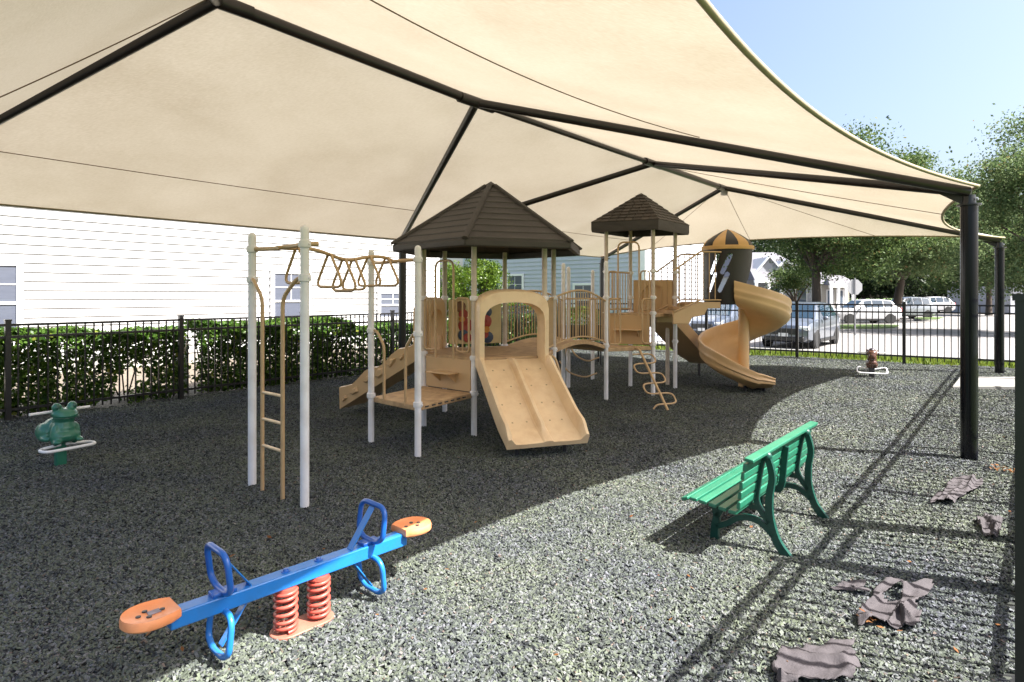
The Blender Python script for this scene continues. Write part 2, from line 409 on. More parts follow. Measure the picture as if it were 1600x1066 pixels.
# ================================================================== the shade canopy
M2 = Vector((1.17, 8.5, 0)); L2p = Vector((-1.995, 11.19, 0)); R2p = Vector((4.33, 5.82, 0))
L1p = L2p - U*6.8; L3p = L2p + U*6.8; R3p = R2p + U*6.8; R1p = R2p - U*7.75
EZ = 2.56; RZ = 3.70
def fabric_mat():
    m = bpy.data.materials.new('shade_cloth'); m.use_nodes = True; t = m.node_tree; L = t.links.new; t.nodes.remove(t.nodes['Principled BSDF'])
    tc = t.nodes.new('ShaderNodeTexCoord')
    n1 = t.nodes.new('ShaderNodeTexNoise'); n1.inputs['Scale'].default_value = .9; n1.inputs['Detail'].default_value = 7; n1.inputs['Roughness'].default_value = .62; L(tc.outputs['Object'], n1.inputs['Vector'])
    mp = t.nodes.new('ShaderNodeMapping'); mp.inputs['Rotation'].default_value = (0,0,R(49.7)); mp.inputs['Scale'].default_value = (1.6, 130, 130); L(tc.outputs['Object'], mp.inputs[0])
    n2 = t.nodes.new('ShaderNodeTexNoise'); n2.inputs['Scale'].default_value = 1.0; n2.inputs['Detail'].default_value = 3; L(mp.outputs[0], n2.inputs['Vector'])
    md = t.nodes.new('ShaderNodeMath'); md.operation = 'MULTIPLY_ADD'; md.inputs[1].default_value = .55; L(n2.outputs['Fac'], md.inputs[0])
    m2 = t.nodes.new('ShaderNodeMath'); m2.operation = 'MULTIPLY'; m2.inputs[1].default_value = .45; L(n1.outputs['Fac'], m2.inputs[0]); L(m2.outputs[0], md.inputs[2])
    def ramp(a, b):
        cr = t.nodes.new('ShaderNodeValToRGB'); e = cr.color_ramp.elements; e[0].position = .36; e[1].position = .62; e[0].color = (*a,1); e[1].color = (*b,1); L(md.outputs[0], cr.inputs[0]); return cr
    ca = ramp((.84,.80,.765), (.94,.905,.885)); cb = ramp((.196,.163,.118), (.270,.235,.184))
    di = t.nodes.new('ShaderNodeBsdfDiffuse'); L(ca.outputs[0], di.inputs[0])
    tr = t.nodes.new('ShaderNodeBsdfTranslucent'); L(cb.outputs[0], tr.inputs[0])
    bp = t.nodes.new('ShaderNodeBump'); bp.inputs['Strength'].default_value = .10; bp.inputs['Distance'].default_value = .02; L(md.outputs[0], bp.inputs['Height']); L(bp.outputs[0], di.inputs['Normal'])
    ms = t.nodes.new('ShaderNodeMixShader'); ms.inputs[0].default_value = .52; L(di.outputs[0], ms.inputs[1]); L(tr.outputs[0], ms.inputs[2])
    L(ms.outputs[0], t.nodes['Material Output'].inputs[0]); return m
m_fab = fabric_mat(); m_hem = M('cloth_hem', (.30,.24,.16), .8, .1, 20); m_seam = M('seam_thread', (.16,.11,.075), .8, .1)
can = thing('shade_canopy', M2, 'large beige fabric shade canopy on black steel posts over the play equipment', 'shade canopy')
Z = Vector((0,0,1))
def rid(a): return M2 + U*a + Z*RZ
P0, A_, B_, C_ = rid(-5.18) + Z*.09, rid(-2.40), rid(1.647), rid(4.55)
posts = {'L1':L1p,'L2':L2p,'L3':L3p,'R1':R1p,'R2':R2p,'R3':R3p}
for k, p in posts.items():
    z0 = gz(p.x, p.y) - .05
    mb = MB(); mb.cyl(p, .07, z0, 2.40, 28); po = mb.build('post', m_postblack if k[0] == 'R' else m_black, can, 50)
    mb = MB(); mb.cyl(p, .098, 2.40, 2.416, 28); mb.cyl(p, .055, 2.416, 2.50, 20, .05)
    n_in = (M2 + U*((p-M2).dot(U)) - p).normalized()
    mb.prism([p + Z*2.42 + n_in*.02 + U*.006, p + Z*2.42 + n_in*.06 + U*.006, p + Z*2.54 + n_in*.24 + U*.006, p + Z*2.57 + n_in*.02 + U*.006], -U*.012)
    cp = mb.build('cap_plate', m_black, po, 40)
    for s in (-1, 1):
        mb = MB(); mb.lathe(p + Z*2.46 - n_in*.055 + U*.03*s, [(.0,.0),(.013,.0),(.013,.014),(.0,.016)], 8, -n_in); mb.build('bolt', m_steel, po, 40)
def rafter(name, a, b, r=.045):
    mb = MB(); mb.tube([a, b], r, 14); return mb.build(name, m_frame, can, 50)
LT = {k: p + Z*(2.53) for k, p in posts.items()}
below = Z*.055
for nm, a, b in (('rafter',P0,'L1'),('rafter',P0,'R1'),('rafter',A_,'L2'),('rafter',A_,'R2'),('rafter',B_,'L2'),('rafter',B_,'R2'),('rafter',C_,'L3'),('rafter',C_,'R3')):
    s = (U*.05 if (a is B_) else (-U*.05 if a is A_ else Z*0))
    rafter(nm, a - below, LT[b] + s*.8)
for a, b in ((P0,A_),(A_,B_),(B_,C_)): rafter('ridge_beam', a - below, b - below, .05 if a is not A_ else .036)
for q in (P0, A_, B_, C_):
    for dr in ((U,-U) if q is not P0 else (U,)):
        mb = MB(); mb.tube([q - below, q - below + dr*.26], .058, 14); mb.build('sleeve', m_frame, can, 50)
# fabric
def edge_curve(a, b, bow, rise, inward, n):
    out = []
    for i in range(n+1):
        s = i/n; q = 4*s*(1-s); out.append(a*(1-s) + b*s + inward*bow*q + Z*rise*q)
    return out
NS, NT = 40, 20
def patch(E, T, sag=.0, seams=(), vseams=(), name='fabric_panel'):
    vs = []; fs = []; n = len(E)-1
    def pt(i, t):
        q = E[i]*(1-t) + T[i]*t
        return q - Z*sag*4*t*(1-t)*math.sin(PI*i/n)
    for j in range(NT+1):
        for i in range(n+1): vs.append(pt(i, j/NT))
    for j in range(NT):
        for i in range(n): a = j*(n+1)+i; fs.append((a, a+1, a+n+2, a+n+1))
    mb = MB(); mb.add(vs, fs); o = mb.build('fabric_panel', m_fab, can, 60)
    for t in seams:
        mb = MB(); mb.tube([pt(i, t) - Z*.006 for i in range(n+1)], .0045, 5); mb.build('seam', m_seam, o, 60)
    for sfr in vseams:
        i = int(sfr*n); mb = MB(); mb.tube([pt(i, j/NT) - Z*.006 for j in range(NT+1)], .0045, 5); mb.build('seam', m_seam, o, 60)
    return o
def line(a, b, n=NS): return [a*(1-i/n) + b*i/n for i in range(n+1)]
corner = {k: p + Z*(EZ+.02) - (M2 + U*((p-M2).dot(U)) - p).normalized()*.07 for k, p in posts.items()}
c = corner
hem = []
eL1 = edge_curve(c['L1'], c['L2'], .12, -.02, V, NS); eL2 = edge_curve(c['L2'], c['L3'], .14, -.02, V, NS)
eR1 = edge_curve(c['R1'], c['R2'], .54, -.01, -V, NS); eR2 = edge_curve(c['R2'], c['R3'], .55, -.02, -V, NS)
eF = edge_curve(c['L3'], c['R3'], .75, .16, -U, NS); eN = edge_curve(c['L1'], c['R1'], .6, .1, U, NS)
patch(eL1, line(P0, A_), .02, (.30,)); patch(eR1, line(P0, A_), .02, (.52,))
patch(eL2, line(B_, C_), .02, (.30,)); patch(eR2, line(B_, C_), .02, (), (.32,))
patch(eF, [C_]*(NS+1), .02, (), (.22,.5,.78)); patch(eN, [P0]*(NS+1), .02, (), (.4,))
patch(line(A_, B_), [c['L2']]*(NS+1), .0); patch(line(A_, B_), [c['R2']]*(NS+1), .0)
for e in (eL1, eL2, eR1, eR2, eF, eN):
    mb = MB(); mb.sweep(e, [(.016*math.cos(2*PI*k/8), .016*math.sin(2*PI*k/8)) for k in range(8)]); mb.build('hem', m_hem, can, 60)

# ================================================================== fences
def square_tube(w, h):
    mb = MB(); mb.box((0,0,h/2), (w,w,h)); return mb
def fence(name, label, pos, zfn, H, npick, posth=None, skip=()):
    """pos: list of post points"""
    t = thing(name, (pos[0].x, pos[0].y, zfn(pos[0].x, pos[0].y)), label, 'fence')
    pm = MB(); pm.box((0,0,(H+.06)/2-.02), (.06,.06,H+.06)); pm.box((0,0,H+.045), (.072,.072,.02)); pme, _ = pm.mesh('post', m_black, 30, (0,0,0))
    km = MB(); km.box((0,0,(H-.02+.05)/2), (.017,.017,H-.07)); kme, _ = km.mesh('picket', m_black, 30, (0,0,0))
    ang = math.atan2((pos[1]-pos[0]).y, (pos[1]-pos[0]).x)
    for p in pos: inst('post', pme, (p.x, p.y, zfn(p.x, p.y)), t, ang)
    for i in range(len(pos)-1):
        if i in skip: continue
        a, b = pos[i], pos[i+1]; za, zb = zfn(a.x, a.y), zfn(b.x, b.y); d = (b-a).normalized()
        for hh in (H-.015, H-.165, .135):
            mb = MB(); mb.beam(a + d*.03 + Z*(za+hh), b - d*.03 + Z*(zb+hh), .028, .032); mb.build('rail', m_black, t, 30)
        n = npick if (b-a).length > 1.5 else int(npick*(b-a).length/1.9)
        for k in range(1, n):
            q = a.lerp(b, k/n); inst('picket', kme, (q.x, q.y, za+(zb-za)*k/n), t, ang)
    return t
fl = [FL0 + FLD*(2.055*k) for k in range(-1, 7)]
fence('picket_fence', 'black metal picket fence in front of the hedge and white house', fl, gz, 1.20, 20)
fbp = [FB0 + FBD*(2.03*k) for k in (-3,-2,-1,0,1,2)]
fence('picket_fence', 'black metal picket fence between the playground and the parking lot', fbp, gz, 1.20, 18)
def up(u, v=-.012): return U*u + V*v
frp = [up(u) for u in (2.35, 4.15, 5.05, 5.95, 7.75, 9.55, 11.35, 13.15, 14.6)]
fence('picket_fence', 'black metal picket fence at the right edge casting rail shadows beside the bench', frp, gz, 1.50, 17, skip=(1,))
gt = thing('gate', up(4.6), 'narrow black metal gate in the fence at the far right edge', 'gate')
pm = MB(); pm.box((0,0,.72), (.085,.085,1.44)); pm.box((0,0,1.45), (.11,.11,.03)); pm.box((0,0,1.475), (.05,.05,.02))
pme, _ = pm.mesh('gate_post', m_black, 30, (0,0,0)); ang = math.atan2(U.y, U.x)
inst('gate_post', pme, up(4.23, .03), gt, ang)
gp2 = inst('gate_post', pme, up(5.0, -.02), gt, ang); gp2.rotation_euler = (0, R(-2.2), ang)
for hh in (1.34, 1.18, .14):
    mb = MB(); mb.beam(up(4.27)+Z*hh, up(4.93)+Z*hh, .03, .035); mb.build('rail', m_black, gt, 30)
km = MB(); km.box((0,0,.74), (.017,.017,1.2)); kme, _ = km.mesh('picket', m_black, 30, (0,0,0))
for k in range(1, 7): inst('picket', kme, up(4.27+.66*k/7), gt, ang)
mb = MB(); mb.box(up(4.97,-.06)+Z*1.1, (.04,.03,.28), ang); mb.build('latch', m_black, gt, 30, .005)
# ================================================================== the play structure (one connected thing)
HC = Vector((-.26, 7.615, 0)); HR = .84
def hx(k, r=HR): a = R(199 + 60*(k-1)); return HC + Vector((math.cos(a), math.sin(a), 0))*r     # k=1..6
H = {k: hx(k) for k in range(1, 7)}
MA = Vector((-2.133,5.044,0)); MBp = Vector((-1.526,4.523,0)); MC = Vector((-1.496,6.526,0)); MD = Vector((-.915,5.976,0))
ps = thing('play_structure', HC, 'tan and brown playground structure with two roofed towers, slides and overhead loops', 'play structure')
PR = .0325
def post(p, z1, collars=(), split=None, cap=True):
    z0 = gz(p.x, p.y) - .06
    top = z1 if split is None else split
    mb = MB(); mb.cyl(p, PR, z0, top, 16)
    if cap and split is None: mb.lathe((p.x,p.y,top), [(PR,0),(PR*.97,.012),(PR*.75,.028),(PR*.35,.037),(0,.039)], 16)
    o = mb.build('post', m_postw if split is not None or z1 > 1.95 else m_postb, ps, 50)
    if split is not None:
        mb = MB(); mb.cyl(p, PR*.93, split, z1, 16)
        if cap: mb.lathe((p.x,p.y,z1), [(PR*.93,0),(PR*.7,.026),(PR*.35,.035),(0,.037)], 16)
        mb.build('post_extension', m_postb, o, 50)
    for z in collars:
        mb = MB(); mb.lathe((p.x,p.y,z), [(PR,-.028),(PR+.012,-.024),(PR+.014,0),(PR+.012,.024),(PR,.028)], 16)
        for a in (-.5, 2.6): mb.lathe(Vector((p.x,p.y,z)) + Vector((math.cos(a),math.sin(a),0))*(PR+.004), [(.0,0),(.009,.0),(.009,.018),(0,.02)], 8, (math.cos(a),math.sin(a),0))
        mb.build('collar', m_postw, o, 50)
    return o
post(MA, 2.03, (1.93,1.68)); post(MBp, 2.03, (1.93,1.68)); post(MC, 2.0, (1.90,1.18,.49)); post(MD, 2.0, (1.90,1.18,.49))
for k in range(1, 7): post(H[k], 2.14, (1.52,.86) if k not in (1,2) else (1.52,.86,.47), .86, False)
def tubes(name, paths, r, mat=None, parent=None, fil=.05, n=8, seg=4):
    mb = MB()
    for p in paths: mb.tube(p, r, n, False, fil, seg)
    return mb.build(name, mat or m_tantube, parent or ps, 50)
# --- overhead loop ladder
ab = (MBp-MA); mid1 = (MA+MBp)/2; mid2 = (MC+MD)/2; zc = 1.925
acr = ab.normalized()
ol = tubes('overhead_spine', [[mid1+Z*(zc+.0)] + [mid1.lerp(mid2, t) + Z*(zc-.02+.03*math.sin(t*9)) + acr*.06*math.sin(t*2*PI) for t in np.linspace(.08,.92,14)] + [mid2+Z*(1.90)]], .017, fil=.03)
bend = (mid2-mid1).normalized()
tubes('header_tube', [[MA+Z*1.93, MA.lerp(MBp,.3)+Z*1.925+bend*.05, MA.lerp(MBp,.7)+Z*1.93+bend*.05, MBp+Z*1.93, MBp+acr*.0+bend*.10+Z*1.935+acr*.06]], .018, fil=.08)
tubes('header_tube', [[MC+Z*1.90, MC.lerp(MD,.3)+Z*1.885-bend*.05, MC.lerp(MD,.7)+Z*1.895-bend*.05, MD+Z*1.90]], .018, fil=.08)
for i, t in enumerate((.12,.36,.51,.62,.78,.94)):
    p = mid1.lerp(mid2, t) + Z*(zc-.015+.03*math.sin(t*9)) + acr*.06*math.sin(t*2*PI)
    mb = MB(); mb.tube([p + acr*.02, p + acr*.215 - Z*.285, p - acr*.215 - Z*.285, p - acr*.02], .0125, 8, False, .11, 6); mb.build('hand_loop', m_tantube, ps, 50)
# --- vertical ladder between the near posts
lad = thing_l = MB()
a1 = MA.lerp(MBp, .27); a2 = MA.lerp(MBp, .66); off = -bend*.03
lp = tubes('ladder', [[MA+Z*1.68, MA.lerp(MBp,.08)+Z*1.68+off, a1+Z*1.53+off, a1+Z*-.05+off], [MBp+Z*1.68, MBp.lerp(MA,.08)+Z*1.68+off, a2+Z*1.53+off, a2+Z*-.05+off]], .0155, fil=.07)
for z in (.785,.575,.365):
    mb = MB(); mb.tube([a1+off+Z*z, a2+off+Z*z], .0125, 8); mb.build('rung', m_tan, lp, 50)
# --- low platform
def deck(name, pts, z, th=.06, inset=0.0):
    c0 = sum(pts, Vector((0,0,0)))/len(pts); P = [p + (c0-p).normalized()*inset for p in pts]
    mb = MB(); mb.prism([p + Z*(z-th) for p in P], (0,0,th)); o = mb.build(name, m_deck, ps, 30, .008)
    return o
deck('low_deck', [MC, MD, H[2], H[1]], .475, .055, .012)
for a, b in ((MC, MD), (MD, MC)):
    q = a.lerp(b, .27) + bend*.02
    tubes('handrail', [[a+Z*1.18, a.lerp(b,.10)+Z*1.18+bend*.02, q+Z*1.03, q+Z*.45]], .015, fil=.06)
mb = MB()
for k in range(7):
    q = MD.lerp(H[2], .15+.11*k); nn = Vector((acr.x, acr.y, 0)); mb.box(q - nn*.004 + Z*.450, (.05,.012,.012), math.atan2((H[2]-MD).y,(H[2]-MD).x))
mb.build('deck_slot', m_bolt, ps, 30)
# --- hexagonal deck, riser panel with a step
deck('hex_deck', [H[k] for k in range(1,7)], .86, .06, .0)
def wall_panel(name, a, b, z0, z1, th, mat, inset=.05, bevel=.006):
    d = (b-a).normalized(); n = Vector((d.y,-d.x,0)); mb = MB()
    mb.box((a+b)/2 + Z*(z0+z1)/2, ((b-a).length-2*inset, th, z1-z0), math.atan2(d.y, d.x)); return mb.build(name, mat, ps, 30, bevel), d, n
rp, d12, n12 = wall_panel('riser_panel', H[1], H[2], .48, .83, .02, m_tan2)
m12 = (H[1]+H[2])/2; ang12 = math.atan2(d12.y, d12.x)
mb = MB(); mb.box(m12 + n12*.09 + Z*.675, (.40,.16,.018), ang12); mb.build('step', m_tan2, rp, 30, .006)
for s in (-.13, .13):
    mb = MB(); mb.prism([m12 + d12*s + n12*.012 + Z*.665, m12 + d12*s + n12*.15 + Z*.665, m12 + d12*s + n12*.012 + Z*.56], d12*.012); mb.build('bracket', m_tan2, rp, 30)
# --- gate-like guards and tall grab arch on that side
def guards(a, b, zdeck, ztop, zarch, archw, n_out):
    d = (b-a).normalized(); Lh = (b-a).length; m = (a+b)/2
    for s, e in ((-1, a), (1, b)):
        x0 = m + d*s*(Lh/2-.05); x1 = m + d*s*(archw/2+.02)
        q = [x0+Z*ztop, x1+Z*ztop, x1+Z*(zdeck+.06), x0+Z*(zdeck+.06)]
        mb = MB(); mb.tube([p + n_out*.03 for p in q], .0125, 8, True, .05, 4)
        mb.tube([(x0+x1)/2 + n_out*.03 + Z*ztop, (x0+x1)/2 + n_out*.03 + Z*(zdeck+.06)], .0095, 7); mb.build('guard', m_tantube, ps, 50)
    mb = MB(); mb.tube([m - d*archw/2 + n_out*.055 + Z*(zdeck-.03), m - d*archw/2 + n_out*.055 + Z*zarch, m + d*archw/2 + n_out*.055 + Z*zarch, m + d*archw/2 + n_out*.055 + Z*(zdeck-.03)], .0135, 8, False, .10, 6)
    mb.build('grab_arch', m_tantube, ps, 50)
guards(H[1], H[2], .86, 1.52, 1.95, .30, n12)
# --- activity panel with coloured discs on the far left side
ap, d65, n65 = wall_panel('activity_panel', H[6], H[5], .90, 1.50, .025, m_panel, .05, .02)
m65 = (H[6]+H[5])/2
def disc(s, z, r, mat, proud):
    c = m65 + d65*s + n65*(.013) + Z*z
    mb = MB(); mb.lathe(c, [(r,0),(r,.008+proud),(r*.9,.014+proud),(r*.25,.014+proud),(r*.2,.010+proud),(0,.010+proud)], 20, n65); mb.build('disc', mat, ap, 40)
for s, z, r, mt, pr in ((-.21,1.40,.075,m_brn,0),(-.17,1.30,.065,m_red,.004),(-.19,1.235,.04,m_yel,.010),(-.14,1.15,.10,m_red,0),(-.17,1.02,.075,m_navy,.004),(-.115,.985,.06,m_red,.010),
                        (.15,1.33,.08,m_navy,0),(.13,1.20,.095,m_red,.004),(.15,1.09,.045,m_yel,.012),(.12,1.03,.06,m_red,.006),(.17,.985,.08,m_navy,0)):
    disc(s, z, r, mt, pr)
# --- tan entry hood and climbing ramp on the left side
d61 = (H[1]-H[6]).normalized(); m61 = (H[1]+H[6])/2; n61 = Vector((-d61.y, d61.x, 0)); n61 = n61 if n61.dot(m61-HC) > 0 else -n61
def arch_hood(m, d, n, hw, zb, zt, iw, izt, dep, mat, rake=0.0, name='entry_hood'):
    out = []; inn = []; ns = 14
    def prof(w_, zt_, z0, n_):
        sh = zt_ - .20
        pts = [(-w_, z0), (-w_, sh-.06)] + [(-w_*math.cos(PI*k/n_)**1 if False else -w_*math.copysign(abs(math.cos(PI*k/n_))**.72, math.cos(PI*k/n_)), sh + (zt_-sh)*math.sin(PI*k/n_)**.9) for k in range(n_+1)] + [(w_, sh-.06), (w_, z0)]
        return pts
    po = prof(hw, zt, zb, ns); pi = prof(iw, izt, zb, ns); N = len(po); vs = []
    for off_, k_, dz in ((-.03, 1.0, 0), (dep*.75, 1.0, -.01), (dep, .97, -.03)):
        vs += [m + d*x*k_ + Z*(z + (dz if z > zb+.2 else 0)) + n*(off_ + (rake*(z-zb))) for x, z in po]
    for off_, k_ in ((-.03, .99), (dep*.8, 1.0), (dep+.012, 1.03)):
        vs += [m + d*x*k_ + Z*z + n*(off_ + (rake*(z-zb))) for x, z in pi]
    fs = []
    for lay in (0, 1, 3, 4):
        for i in range(N-1):
            a = lay*N+i; fs.append((a, a+1, a+N+1, a+N))
    for i in range(N-1):
        fs.append((2*N+i, 2*N+i+1, 5*N+i+1, 5*N+i)); fs.append((i, i+1, 3*N+i+1, 3*N+i))
    for e in (0, N-1):
        fs.append((e, N+e, 4*N+e, 3*N+e)); fs.append((N+e, 2*N+e, 5*N+e, 4*N+e))
    mb = MB(); mb.add(vs, fs); return mb.build(name, mat, ps, 35)
arch_hood(m61, d61, n61, .36, .80, 1.53, .25, 1.38, .16, m_tan2)
rd = Vector((-.9,.43,0)).normalized(); rw = Vector((-rd.y, rd.x, 0))
r0 = m61 + n61*.05
def ramp_pt(s, w_, dz): return r0 + rd*s*1.25 + rw*w_ + Z*(.84 - .72*s + dz)
N_ = 12; mb = MB()
secs = []
for i in range(N_+1):
    s = i/N_; e = .26; wv = .035*math.sin(s*17)
    secs.append([ramp_pt(s,-e,-.06), ramp_pt(s,-e-.01,.19+wv), ramp_pt(s,-e+.035,.20+wv), ramp_pt(s,-e+.05,.0), ramp_pt(s,e-.05,.0), ramp_pt(s,e-.035,.20-wv), ramp_pt(s,e+.01,.19-wv), ramp_pt(s,e,-.06)])
vs = [p for q in secs for p in q]; m_ = 8; fs = []
for i in range(N_):
    for k in range(m_): fs.append((i*m_+k, i*m_+(k+1) % m_, (i+1)*m_+(k+1) % m_, (i+1)*m_+k))
fs += [tuple(range(m_))[::-1], tuple(N_*m_+k for k in range(m_))]
mb.add(vs, fs); rmp = mb.build('climbing_ramp', m_tan2, ps, 35)
for k, (s, dz, sz) in enumerate(((.80,.03,.07),(.62,.07,.075),(.47,.05,.09),(.33,.09,.07),(.93,.02,.05),(.2,.08,.06))):
    for side in (-1, 1):
        c0 = ramp_pt(s, side*.268, dz+.02); nn = rw*side
        ring = [c0 + rd*sz*math.cos(a)*(1+.25*math.sin(k*3+a*2)) + Z*(sz*.75*math.sin(a)*(1+.2*math.cos(k+3*a)) - .55*sz*math.cos(a)) for a in np.linspace(0, 2*PI, 6)[:-1]]
        mb = MB(); cen = sum(ring, Vector((0,0,0)))/5; mb.add(ring + [cen + (p-cen)*.6 + nn*.03 for p in ring], [(i,(i+1) % 5,5+(i+1) % 5,5+i) for i in range(5)] + [(5,6,7,8,9)])
        mb.build('rock_hold', m_tan2, rmp, 25)
# --- double slide with an arched hood
d23 = (H[3]-H[2]).normalized(); m23 = (H[2]+H[3])/2; n23 = Vector((d23.y,-d23.x,0)); n23 = n23 if n23.dot(m23-HC) > 0 else -n23
arch_hood(m23, d23, n23, .415, .80, 1.625, .342, 1.475, .17, m_tan, .0, 'slide_hood')
def slide_sweep(m, d, n, prof, sec_fn, name, mat, smooth=30):
    rings = []
    for i, (s, z, ang) in enumerate(prof):
        nn = (n*math.sin(ang) + Z*math.cos(ang)).normalized()
        rings.append([m + n*s + Z*z + d*x + nn*h for x, h in sec_fn(i/(len(prof)-1))])
    k = len(rings[0]); vs = [p for r in rings for p in r]; fs = []
    for i in range(len(rings)-1):
        for j in range(k): l = (j+1) % k; fs.append((i*k+j, i*k+l, (i+1)*k+l, (i+1)*k+j))
    fs += [tuple(range(k))[::-1], tuple((len(rings)-1)*k+j for j in range(k))]
    mb = MB(); mb.add(vs, fs); return mb.build(name, mat, ps, smooth)
def slide_profile(z0, z1, run, n=26):
    out = []
    for i in range(n+1):
        t = i/n; s = run*t
        q = sstep(.0, 1.0, t)
        # flat start, straight middle, curved run-out
        zz = z0 + (z1-z0)*min(1, max(0, (1.10*t-.03) - .10*sstep(.72,1.0,t)))
        out.append([s, zz, 0])
    for i in range(3, len(out)-2): out[i][1] = out[i][1]
    zs = [o[1] for o in out]
    for _ in range(6): zs = [zs[0]] + [(zs[i-1]+2*zs[i]+zs[i+1])/4 for i in range(1, len(zs)-1)] + [zs[-1]]
    for i, o in enumerate(out):
        o[1] = zs[i]; j = min(i+1, n); k = max(i-1, 0); o[2] = math.atan2(-(zs[j]-zs[k]), out[j][0]-out[k][0])
    return out
def dbl_sec(t):
    hw = .395; hs = .035 + .095*sstep(0,.12,t)*(1-sstep(.88,1.0,t)*.75); hm = .015+.06*sstep(0,.1,t)*(1-sstep(.80,.93,t)); lip = .05
    return [(-hw-.02,-lip),(-hw-.025,hs*.6),(-hw-.018,hs),(-hw+.012,hs+.004),(-hw+.03,hs*.7),(-hw+.05,.012),(-hw+.07,0),(-.22,-.004),(-.055,0),(-.038,.012),(-.026,hm*.8),(-.014,hm),(.014,hm),(.026,hm*.8),(.038,.012),(.055,0),(.22,-.004),(hw-.07,0),(hw-.05,.012),(hw-.03,hs*.7),(hw-.012,hs+.004),(hw+.018,hs),(hw+.025,hs*.6),(hw+.02,-lip)]
sp_ = slide_profile(.835, .135, 1.13); dsl = slide_sweep(m23 + n23*.02, d23, n23, sp_, dbl_sec, 'double_slide', m_tan)
m_fast = M('worn_fastener', (.40,.29,.17), .6, .1)
for row in (4, 9, 14, 19):
    s_, z_, an_ = sp_[row]; nn_ = n23*math.sin(an_) + Z*math.cos(an_)
    for xx in (-.28, -.12, .12, .28):
        mb = MB(); mb.lathe(m23 + n23*(.02+s_) + Z*z_ + d23*(xx + random.uniform(-.02,.02)) - nn_*.002, [(.010,0),(.010,.0015),(0,.002)], 8, nn_); mb.build('fastener', m_fast, dsl, 40)
for s in (-.25, .25):
    mb = MB(); mb.cyl(m23 + n23*.95 + d23*s, .022, -.05, .17, 10); mb.build('slide_leg', m_bolt, ps, 50)
# --- railing on the back right side next to the bridge, posts of the bridge
P1 = Vector((1.406, 9.18, 0)); P2 = Vector((.82, 9.80, 0))
def railing(a, b, z0a, z0b, ztop_fn, zbot_fn, nbar, name='railing', r=.008, toprail=.014):
    mb = MB(); n = 16
    mb.tube([a.lerp(b, i/n) + Z*ztop_fn(i/n) for i in range(n+1)], toprail, 8); mb.tube([a.lerp(b, i/n) + Z*zbot_fn(i/n) for i in range(n+1)], .012, 8)
    o = mb.build(name, m_tantube, ps, 50)
    for k in range(1, nbar):
        t = k/nbar; q = a.lerp(b, t); bar = MB(); bar.tube([q + Z*zbot_fn(t), q + Z*ztop_fn(t)], r, 6); bar.build('bar', m_tantube, o, 50)
    return o
H4, H5, H3 = H[4], H[5], H[3]
railing(H4, H3, 0, 0, lambda t: 1.52, lambda t: .92, 9)
# arched bridge between the towers
arc = lambda t: .10*math.sin(PI*t)
zA, zB = .86, .80
bz = lambda t: zA + (zB-zA)*t + arc(t)
mb = MB(); n = 16; vs = []; fs = []
e0, e1 = H5.lerp(H4, .0), H4
for i in range(n+1):
    t = i/n; a = H4.lerp(P1, t); b = H5.lerp(P2, t)
    vs += [a + Z*(bz(t)-.055), a + Z*bz(t), b + Z*bz(t), b + Z*(bz(t)-.055)]
for i in range(n):
    for k in range(4): l = (k+1) % 4; fs.append((i*4+k, i*4+l, (i+1)*4+l, (i+1)*4+k))
fs += [(3,2,1,0), tuple(n*4+k for k in range(4))]
mb.add(vs, fs); mb.build('bridge_deck', m_deck, ps, 30)
railing(H4, P1, 0, 0, lambda t: bz(t)+.66+.03*math.sin(PI*t), lambda t: bz(t)+.05, 21, 'bridge_railing')
railing(H5, P2, 0, 0, lambda t: bz(t)+.66+.03*math.sin(PI*t), lambda t: bz(t)+.05, 21, 'bridge_railing')
# --- second tower
Tb = Vector((2.17, 9.45, 0)); e1 = Vector((.675,-.30,0)); e2 = Vector((.50,.60,0)); 
Ta = Tb - e1; Td = Tb + e2; Tc = Ta + e2
LZ, UZ = .77, 1.27
post(P1, 2.03, (1.52,.80)); post(P2, 2.03, (1.52,.80)); 
Pb = Vector((1.47, 11.2, 0)); post(Pb, 1.98, (1.5,.82)); post(Vector((.95, 10.35, 0)), 2.0, (1.5,.82))
for q in (Ta, Tb, Tc, Td): post(q, 2.66, (1.93,1.52,1.28,.80), 1.28, False)
post(Td + Vector((-.02,.42,0)), 1.28, (1.22,), None)
deck('landing_deck', [P1, Tb, Ta + e2*.15, P2], LZ, .06, .0)
deck('tower_deck', [Ta, Tb, Td, Tc], UZ, .06, .0)
rp2, dab, nab = wall_panel('riser_panel', Ta, Tb, LZ+.02, UZ-.03, .02, m_tan2, .05)
mab = (Ta+Tb)/2; angab = math.atan2(dab.y, dab.x)
mb = MB(); mb.box(mab + nab*.09 + Z*1.02, (.42,.16,.018), angab); mb.build('step', m_tan2, rp2, 30, .006)
for s in (-.14, .14):
    mb = MB(); mb.prism([mab + dab*s + nab*.012 + Z*1.01, mab + dab*s + nab*.15 + Z*1.01, mab + dab*s + nab*.012 + Z*.90], dab*.012); mb.build('bracket', m_tan2, rp2, 30)
guards(Ta, Tb, UZ, 1.93, 2.38, .33, nab)
